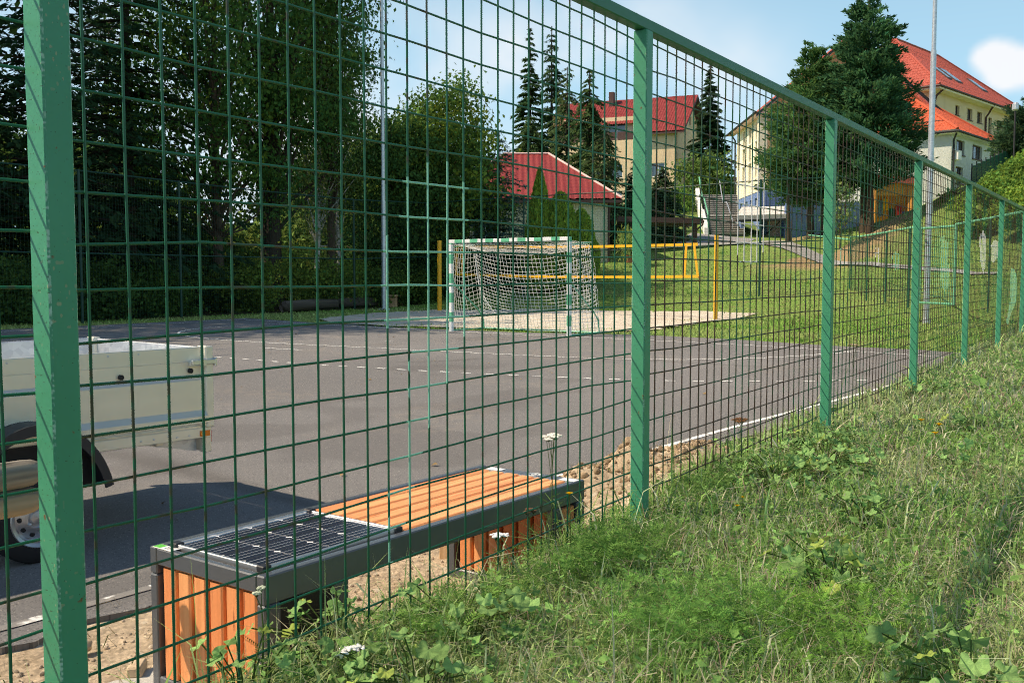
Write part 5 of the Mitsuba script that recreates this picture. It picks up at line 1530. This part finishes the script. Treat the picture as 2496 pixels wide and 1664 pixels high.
# logs and a low wooden bench in the shade of the trees
for p, q, lab in (((24.46, 25.0), (28.3, 26.2), 'long felled log lying under the left trees'), ((28.6, 26.25), (31.0, 26.55), 'shorter log continuing the long one')):
    a, b = A3([*p, .2]), A3([*q, .2])
    v, f = tube([a, (a + b) / 2 + A3([0, 0, .03]), b], [.19, .18, .17], 12)
    solo('log', (v, f), 'm_matte', lab, 'log', smooth=True, color=np.clip(np.tile(A3([.12, .10, .08]), (len(v), 1)) * (.6 + .8 * meshkit.noise(v * A3([6, 6, 20]), 2)[:, None]), 0, 1))
wb = thing('plank_bench', 'rough plank bench with a slatted back in the shade near the birch', 'bench')
part(wb, 'seat', place(cbox(-.8, .8, -.2, .2, .42, .48, .01), (31.6, 25.95, 0), .5), 'm_stake')
for s in (-.6, .6):
    part(wb, 'leg', place(cbox(s - .06, s + .06, -.16, .16, -.05, .42, .01), (31.6, 25.95, 0), .5), 'm_stake')
for k in range(6):
    part(wb, 'back_slat', place(cbox(-.75 + k * .26, -.55 + k * .26, .2, .23, .48, 1.1, .005), (31.6, 25.95, 0), .5), 'm_stake')

# ------------------------------------------------------------------ grass and weeds on the near bank
rng = np.random.default_rng(5)


def bank_points(n, x0=.9, x1=26, y0=-6.0, y1=2.75, pw=1.45, rng=rng):
    out = []
    m = 0
    while m < n:
        x = rng.uniform(x0, x1, n * 4)
        y = rng.uniform(y0, y1, n * 4)
        d = np.hypot(x, y)
        az = np.arctan2(y, x)
        ok = (y < np.interp(x, [5.8, 6.3, 8, 10, 12.5, 17.6], [1.93, 2.7, 2.58, 2.36, 2.14, 2.0])) & (az > YAW - .70) & (d > 1.2) & (rng.random(len(x)) < np.minimum(1, (1.9 / d) ** pw))
        p = np.c_[x[ok], y[ok]]
        out.append(p)
        m += len(p)
    return np.vstack(out)[:n]


def nz(P, s, seed):
    return meshkit.fbm(np.c_[P[:, 0] * s, P[:, 1] * s, P[:, 0] * 0], 3, seed)


def blades(P, L, W, tipx, rng, col, z=None, lift=1.):
    n = len(P)
    z = hgt(P[:, 0], P[:, 1]) if z is None else z
    g = rng.uniform(0, 2 * np.pi, n)
    d = np.c_[np.cos(g), np.sin(g), np.zeros(n)]
    w = np.c_[-np.sin(g + rng.normal(0, .9, n)), np.cos(g + rng.normal(0, .9, n)), np.zeros(n)]
    b = np.c_[P, z - .01]
    up = A3([0, 0, 1.])
    t = np.clip(tipx, 0, 1.1)[:, None]
    L_, W_ = L[:, None], W[:, None]
    mid = b + up * L_ * .55 * lift * (1 - .3 * t) + d * L_ * .3 * t
    tip = b + up * L_ * lift * (1 - .72 * t) + d * L_ * .95 * t
    v = np.stack([b - w * W_ / 2, b + w * W_ / 2, mid - w * W_ * .42, mid + w * W_ * .42, tip], 1).reshape(-1, 3)
    k = np.arange(n)[:, None] * 5
    f = np.vstack([k + [0, 1, 3], k + [0, 3, 2], k + [2, 3, 4]])
    return v, f, np.repeat(col, 5, 0)


N = 165000
P = bank_points(N)
tuft = P[rng.integers(0, 9000, N)] + rng.normal(0, 1, (N, 2)) * .028 * (1 + .12 * np.hypot(*P.T))[:, None]
use = rng.random(N) < .55
near_ = np.hypot(P[:, 0] - tuft[:, 0], P[:, 1] - tuft[:, 1]) < 900
P = np.where((use & near_ & ((tuft[:, 1] < 1.95) | (tuft[:, 0] > 5.9)) & (np.hypot(*tuft.T) > 1.1))[:, None], tuft, P)
dist = np.hypot(P[:, 0], P[:, 1])
pn = nz(P, 1.1, 4)
pn2 = nz(P, 3.0, 9)
fencey = ss(1.35, 1.8, P[:, 1])
L = rng.lognormal(np.log(.082), .42, N) * (1 + .35 * fencey) * (.7 + .75 * pn2)
W = rng.uniform(.003, .007, N) * np.clip(dist / 3.4, .9, 4)
green = A3([[.30, .48, .14]])
yell = A3([[.45, .57, .24]])
straw = A3([[.62, .56, .40]])
k1 = ss(.40, .62, pn + rng.normal(0, .06, N))[:, None]
col = green * (1 - k1) + yell * k1
dry = rng.random(N) < .03 + .13 * ss(.52, .64, pn2)
pale = rng.random(N) < .17
col = np.where(pale[:, None], A3([[.62, .69, .44]]), col)
col = np.where(dry[:, None], straw, col) * np.clip(rng.normal(1, .28, (N, 1)), .45, 1.9)
v1 = blades(P, L, W, rng.beta(2.4, 1.3, N) * 1.08, rng, col)
# long thin dry stems lying over the turf
M = 9000
P = bank_points(M)
dist = np.hypot(P[:, 0], P[:, 1])
col = A3([[.58, .52, .40]]) * np.clip(rng.normal(1, .3, (M, 1)), .4, 1.7) * np.where(rng.random((M, 1)) < .3, A3([[.8, .62, .62]]), 1)
v2 = blades(P, rng.uniform(.12, .30, M), rng.uniform(.0018, .003, M) * np.clip(dist / 3, .9, 3), rng.uniform(.45, 1.08, M), rng, col)
BX = A3([(2.67, .51), (2.45, .30), (2.2, .55), (3.1, .35), (2.0, .95), (2.9, 1.3), (3.6, .5), (2.3, 1.25), (4.2, .7), (2.5, .9), (1.9, 1.2), (3.9, 1.3)])
BX = np.vstack([BX, BX + rng.normal(0, .06, BX.shape)])
M = len(BX)
v2b = blades(BX, rng.uniform(.16, .26, M), rng.uniform(.008, .014, M), rng.uniform(.15, .7, M), rng, A3([[.24, .42, .16]]) * np.clip(rng.normal(1, .15, (M, 1)), .7, 1.3))
# little broad leaves of clover, plantain and dandelion
M = 17000
P = bank_points(M)
keep = nz(P, 1.7, 21) + rng.normal(0, .05, M) > .47
P = P[keep]
M = len(P)
dist = np.hypot(P[:, 0], P[:, 1])
s = rng.lognormal(np.log(.0145), .4, M) * np.clip(dist / 5, .9, 2.2)
z = hgt(P[:, 0], P[:, 1]) + rng.uniform(.02, .11, M)
u = unit(M, rng) * .75 + A3([0, 0, 1])
D = np.cross(u, unit(M, rng))
vv, ff = leafquads(np.c_[P, z], D, u, s * 1.5, s, .12)
cc = np.repeat(A3([[.27, .48, .14]]) * np.clip(rng.normal(1, .3, (M, 1)), .4, 1.9), 4, 0)
# feathery yarrow foliage in its patches
F = []
cF = []
for (x, y, sx, sy, n, c) in ((3.05, 1.58, .35, .14, 420, (.075, .14, .035)), (2.55, 1.08, .28, .2, 380, (.095, .18, .045)), (2.2, 1.62, .3, .1, 160, (.085, .15, .035)), (4.4, 1.72, .5, .08, 180, (.07, .125, .035)), (2.75, .75, .3, .2, 160, (.09, .17, .032))):
    for k in range(n):
        p = A3([x + rng.normal(0, sx * .6), y + rng.normal(0, sy * .6)])
        if p[1] > 1.92:
            continue
        zz = float(.27 + .02 * max(0, 1.7 - p[1])) + rng.uniform(.01, .10)
        g = rng.uniform(0, 6.28)
        Lf = rng.uniform(.07, .12)
        d = A3([math.cos(g), math.sin(g), rng.uniform(.2, 1.4)])
        d /= np.linalg.norm(d)
        t = np.linspace(.12, 1, 13)
        ctr = A3([*p, zz]) + d * (Lf * t)[:, None] - A3([0, 0, 1]) * (Lf * .35 * t ** 2)[:, None]
        sd = np.cross(d, A3([0, 0, 1]))
        sd /= np.linalg.norm(sd)
        for q in (-1, 1):
            ln = .022 * np.sin(np.pi * (t * .9 + .08)) + .004
            dd = d[None] * .6 + sd[None] * q + A3([0, 0, 1])[None] * rng.normal(.1, .3, (13, 1))
            a_, b_ = leafquads(ctr + dd * ln[:, None] * .5, dd, np.tile(np.cross(sd, d), (13, 1)), ln, .0030)
            F.append((a_, b_))
            cF.append(np.tile(2.3 * A3(c) * rng.uniform(.6, 1.5), (len(a_), 1)))
fm = join(F)
k = num('bank_grass')
scene[k] = ply(join([v1[:2], v2[:2], v2b[:2], (vv, ff)]), 'm_leaf', color=np.clip(np.vstack([v1[2], v2[2], v2b[2], cc]), .005, .9))
labels[k] = {'label': 'rough mown grass with dry stems and small weeds on the bank at the right', 'category': 'grass', 'kind': 'stuff'}
k = num('yarrow_foliage')
scene[k] = ply(fm, 'm_leaf', color=np.clip(np.vstack(cF), .005, .9))
labels[k] = {'label': 'bright feathery yarrow foliage in patches on the bank', 'category': 'plants', 'kind': 'stuff'}

# straw and thin grass on the bare soil
M = 2600
P = np.c_[rng.uniform(.9, 7, M), rng.uniform(1.95, 3.4, M)]
P = P[nz(P, 1.6, 31) + rng.normal(0, .06, M) > .5]
P = P[~((P[:, 0] > 1.9) & (P[:, 0] < 3.75) & (P[:, 1] > 2.0) & (P[:, 1] < 2.66) & ((P[:, 0] < 2.35) | (P[:, 0] > 3.3)))]
M = len(P)
col = np.where(rng.random((M, 1)) < .72, A3([[.42, .34, .2]]), A3([[.1, .16, .04]])) * np.clip(rng.normal(1, .25, (M, 1)), .4, 1.6)
v3 = blades(P, rng.uniform(.05, .16, M), rng.uniform(.002, .004, M), rng.uniform(.6, 1.09, M), rng, col)
k = num('dry_grass')
scene[k] = ply(v3[:2], 'm_leaf', color=np.clip(v3[2], .005, .9))
labels[k] = {'label': 'loose straw and thin dry grass on the dug soil', 'category': 'grass', 'kind': 'stuff'}

# the lawn beyond the court
M = 260000
d = 17 + 36 * rng.random(M) ** 1.5
az = YAW + rng.uniform(-.55, .55, M)
P = np.c_[d * np.cos(az), d * np.sin(az)]
inside = contains_xy(court_poly, P[:, 0], P[:, 1]) | (contains_xy(SAND.buffer(-.1), P[:, 0], P[:, 1]) & ((nz(P, .9, 51) + rng.normal(0, .04, M) > .40) | contains_xy(SAND.buffer(-1.1), P[:, 0], P[:, 1]))) | contains_xy(sg.LineString(PATH).buffer(.3), P[:, 0], P[:, 1])
bad = (P[:, 1] > 25.3) & (P[:, 0] < 34) | (P[:, 1] < 1.9)
bare = (P[:, 0] > 44.5) & (P[:, 0] < 52.5) & (P[:, 1] > 10.5) & (P[:, 1] < 16) & (rng.random(M) < .7)
P = P[~inside & ~bad & ~bare]
M = len(P)
pn = nz(P, .5, 41)
col = A3([[.30, .50, .11]]) * (1 - ss(.42, .6, pn))[:, None] + A3([[.46, .56, .20]]) * ss(.42, .6, pn)[:, None]
col = np.where(rng.random((M, 1)) < .07, A3([[.3, .27, .13]]), col) * np.clip(rng.normal(1, .3, (M, 1)), .4, 1.8)
v4 = blades(P, rng.lognormal(np.log(.06), .4, M), rng.uniform(.012, .03, M) * np.clip(np.hypot(*P.T) / 24, .8, 2), rng.beta(2, 2, M), rng, col)
k = num('lawn_grass')
scene[k] = ply(v4[:2], 'm_leaf', color=np.clip(v4[2], .005, .9))
labels[k] = {'label': 'mown lawn grass rising behind the sand and the court', 'category': 'grass', 'kind': 'stuff'}
# fallen leaves and grit on the asphalt
P = np.c_[rng.uniform(3, 18, 420), rng.uniform(2.6, 20, 420)]
P = P[contains_xy(court_poly.buffer(-.1), P[:, 0], P[:, 1])]
u = unit(len(P), rng) * .35 + A3([0, 0, 1])
s = rng.lognormal(np.log(.0145), .5, len(P))
a_, b_ = leafquads(np.c_[P, np.full(len(P), .012)], np.cross(u, unit(len(P), rng)), u, s * 1.3, s, .2)
k = num('fallen_leaves')
scene[k] = ply((a_, b_), 'm_leaf', color=np.repeat(A3([[.34, .24, .12]]) * rng.uniform(.4, 1.7, (len(P), 1)), 4, 0))
labels[k] = {'label': 'scattered dry leaves and grit on the asphalt', 'category': 'leaves', 'kind': 'stuff'}

# mallow plants with large pleated leaves


def mallow_leaf(Rl, rng):
    th = np.linspace(-2.65, 2.65, 29)
    r = Rl * (.88 + .075 * np.cos(th * 5.6) + .03 * rng.normal(0, .6, 29)) * (1 - .12 * np.abs(th) / 2.65)
    z = Rl * (.13 * np.cos(th * 5.6 * 1.0) + .22 * (rng.random() - .3))
    rim = np.c_[r * np.cos(th), r * np.sin(th), z]
    inr = np.c_[r * .45 * np.cos(th), r * .45 * np.sin(th), z * .15 - Rl * .04]
    v = np.vstack([[[-.02 * Rl, 0, 0]], inr, rim])
    k = np.arange(28)
    f = np.vstack([np.c_[k * 0, k + 1, k + 2], np.c_[k + 1, k + 30, k + 31], np.c_[k + 1, k + 31, k + 2]])
    return v, f


MAL = [(4.75, 1.52, 44, .05, 'large mallow with pleated leaves left of the third post foot'), (5.3, 1.45, 46, .052, 'leafy mallow crowding the foot of the third post'), (5.85, 1.58, 34, .05, 'mallow climbing the mesh just left of the third post'), (3.3, .88, 18, .056, 'low mallow alone in the middle of the bank'),
       (1.95, 1.80, 34, .04, 'mallow in the corner at the near end of the bench'), (2.25, 1.62, 22, .046, 'mallow with one broad pale leaf below the bench beam'), (2.55, .34, 14, .06, 'big leaved mallow at the lower right edge'), (4.1, .95, 13, .05, 'mallow in the open grass right of the second post'),
       (1.6, 1.78, 14, .04, 'small bright mallow against the near end boards'), (5.5, .8, 11, .05, 'mallow right of the third post out in the grass'), (7.0, .95, 12, .05, 'mallow half hidden in grass by the right edge'), (1.85, 1.45, 24, .042, 'mallow at the bottom of the picture left of the middle'), (8.9, 1.62, 16, .055, 'mallow at the foot of the fourth post')]
for (x, y, n, Rl, lab) in MAL:
    rng = np.random.default_rng(int(x * 1000 + y * 77))
    pk = thing('mallow_plant', lab, 'plant')
    z0 = float(hgt(x, y))
    st_, stc = [], 0
    for q in range(int(n * 1.35)):
        a = rng.uniform(0, 6.28)
        rr = .15 * math.sqrt(rng.random()) * (1 + n / 40)
        h = rng.uniform(.06, .19) * (1.15 - rr * 1.6)
        c = A3([x + rr * math.cos(a), min(y + rr * math.sin(a), 1.90 if rng.random() < .8 else 1.97), 0])
        c[2] = max(z0, float(hgt(c[0], min(c[1], 1.85)))) + h
        v, f = mallow_leaf(Rl * rng.uniform(.40, .92), rng)
        nrm = A3([math.cos(a) * .5, math.sin(a) * .5, 1.0]) + rng.normal(0, .38, 3)
        nrm /= np.linalg.norm(nrm)
        e1 = A3([math.cos(a), math.sin(a), 0]) + rng.normal(0, .5, 3)
        e1 -= nrm * (e1 @ nrm)
        e1 /= np.linalg.norm(e1)
        e2 = np.cross(nrm, e1)
        w = c + v[:, :1] * e1 + v[:, 1:2] * e2 + v[:, 2:] * nrm
        cc = A3([.31, .51, .18]) * rng.uniform(.7, 1.35) * (A3([1.5, 1.15, .8]) if rng.random() < .08 else 1)
        cv = np.tile(cc, (len(v), 1)) * (.85 + .3 * rng.random((len(v), 1)))
        part(pk, 'leaf', (w, f), 'm_leaf', color=np.clip(cv, .01, .9))
        st_.append(tube([(x + .25 * rr * math.cos(a), y + .25 * rr * math.sin(a), z0), (c + A3([x, y, z0])) / 2 + A3([0, 0, .03]), w[0]], .0022, 3, False))
    sm = join(st_)
    part(pk, 'stems', sm, 'm_leaf', color=np.tile(A3([.11, .17, .05]), (len(sm[0]), 1)))


# single flowering plants
def colored(ms):
    return join([m for m, _ in ms]), np.vstack([np.tile(A3(c), (len(m[0]), 1)) for m, c in ms])


def yarrow(lab, x, y, z0, top, spread, seed, heads=4, white=(.8, .78, .7)):
    rng = np.random.default_rng(seed)
    pk = thing('yarrow_plant', lab, 'plant')
    h = top - z0
    stem = [(x - .03 * h, y, z0), (x - .01 * h + .004, y, z0 + .3 * h), (x + .004, y, z0 + .62 * h), (x, y, z0 + .8 * h)]
    g = [(tube(stem, [.0028, .0026, .0022, .0018], 5), (.13, .2, .07))]
    fl = []
    for k in range(heads):
        a = k * 2.4 + 1
        cx, cy, cz = x + spread * math.cos(a) * (.0 if k == 0 else 1), y + spread * math.sin(a) * (.0 if k == 0 else .6), top - (0 if k == 0 else rng.uniform(0, .012))
        s0 = A3([x, y, z0 + h * (.8 if k < 3 else .62)])
        g.append((tube([s0, (s0 + A3([cx, cy, cz])) / 2 + A3([0, 0, -.006]), (cx, cy, cz - .012)], .0013, 4), (.13, .2, .07)))
        rad = spread * .55
        for q in range(34):
            r_, b_ = rad * math.sqrt(rng.random()), rng.uniform(0, 6.28)
            p = A3([cx + r_ * math.cos(b_), cy + r_ * math.sin(b_), cz - r_ * r_ * 6 + rng.normal(0, .0012)])
            g.append((tube([(cx, cy, cz - .012), p], .0006, 3, False), (.13, .2, .07)))
            v, f = low[q % 6]
            fl.append(((v * A3([.0036, .0036, .0022]) * rng.uniform(.8, 1.3) + p, f), tuple(A3(white) * rng.uniform(.75, 1.08))))
    for k in range(9):                                # feathery stem leaves
        t = .08 + .5 * k / 9
        a = k * 2.4
        o = A3([x - .02 * h * (1 - t), y, z0 + h * t])
        d = A3([math.cos(a), math.sin(a), .5])
        tt = np.linspace(.1, 1, 9)
        Lf = .085 * (1 - t)
        ctr = o + d * (Lf * tt)[:, None]
        for sgn in (-1, 1):
            sd = A3([-math.sin(a), math.cos(a), .2]) * sgn
            g.append((leafquads(ctr + (d * .5 + sd) * .006, np.tile(d * .6 + sd, (9, 1)), np.tile(A3([0, 0, 1.]), (9, 1)), .018 * np.sin(np.pi * (tt * .9 + .08)) + .003, .004), (.08, .15, .04)))
    m, c = colored(g)
    part(pk, 'stem', m, 'm_leaf', color=c)
    m, c = colored(fl)
    part(pk, 'flower_head', m, 'm_matte', color=c)


yarrow('tall white yarrow in flower at the fence before the far end of the bench', 3.16, 1.86, .27, .708, .030, 1, 6)
yarrow('small white yarrow low in the grass under the bench beam', 2.78, 1.84, .27, .425, .026, 2, 4, (.82, .82, .84))
yarrow('flat white yarrow near the bottom edge', 1.80, 1.64, .29, .385, .032, 3, 3, (.82, .82, .80))
yarrow('closed greyish yarrow head before the near end boards', 1.70, 1.83, .27, .53, .018, 4, 2, (.45, .5, .38))
yarrow('withered brown yarrow head left of the tall white one', 3.035, 1.88, .27, .455, .022, 5, 3, (.16, .085, .05))
yarrow('brown seeding yarrow at the mesh left of the third post', 5.35, 1.93, .27, .50, .04, 6, 5, (.22, .11, .05))
yarrow('dried pale yarrow behind the mesh left of the fourth post', 8.1, 2.0, .2, .75, .04, 7, 5, (.4, .33, .22))


def composite(lab, x, y, z0, top, seed, r=.013):
    rng = np.random.default_rng(seed)
    pk = thing('yellow_flower', lab, 'plant')
    m = tube([(x + .012, y, z0), (x + .008, y, z0 + .5 * (top - z0)), (x, y, top)], .0016, 5)
    part(pk, 'stem', m, 'm_leaf', color=np.tile(A3([.13, .19, .06]), (len(m[0]), 1)))
    a = np.arange(16) * 2 * np.pi / 16
    D = np.c_[np.cos(a), np.sin(a), np.full(16, .25)]
    pm = leafquads(A3([x, y, top]) + D * r * .6, D, np.c_[-np.cos(a) * .3, -np.sin(a) * .3, np.ones(16)], r * 1.1, r * .42)
    v, f = low[0]
    mm = join([pm, (v * r * .42 + A3([x, y, top + .001]), f)])
    part(pk, 'flower_head', mm, 'm_leaf', color=np.tile(A3([.8, .5, .01]), (len(mm[0]), 1)) * rng.uniform(.8, 1.1, (len(mm[0]), 1)))


composite('yellow daisy like flower on a tall stem before the dark bench end', 3.01, 1.70, .28, .537, 1)
composite('yellow flower low in the grass right of the second post foot, upper one', 3.98, 1.42, .29, .375, 2, .010)
composite('yellow flower in the grass below the other near the second post', 3.86, 1.40, .29, .365, 3, .011)
composite('yellow flower in the open grass, leftmost of three right of the third post', 6.55, 1.20, .29, .40, 4, .02)
composite('yellow flower in the open grass, upper right of three', 6.45, 1.08, .29, .395, 5, .022)
composite('yellow flower in the open grass, lowest of three', 6.15, 1.05, .29, .385, 6, .02)
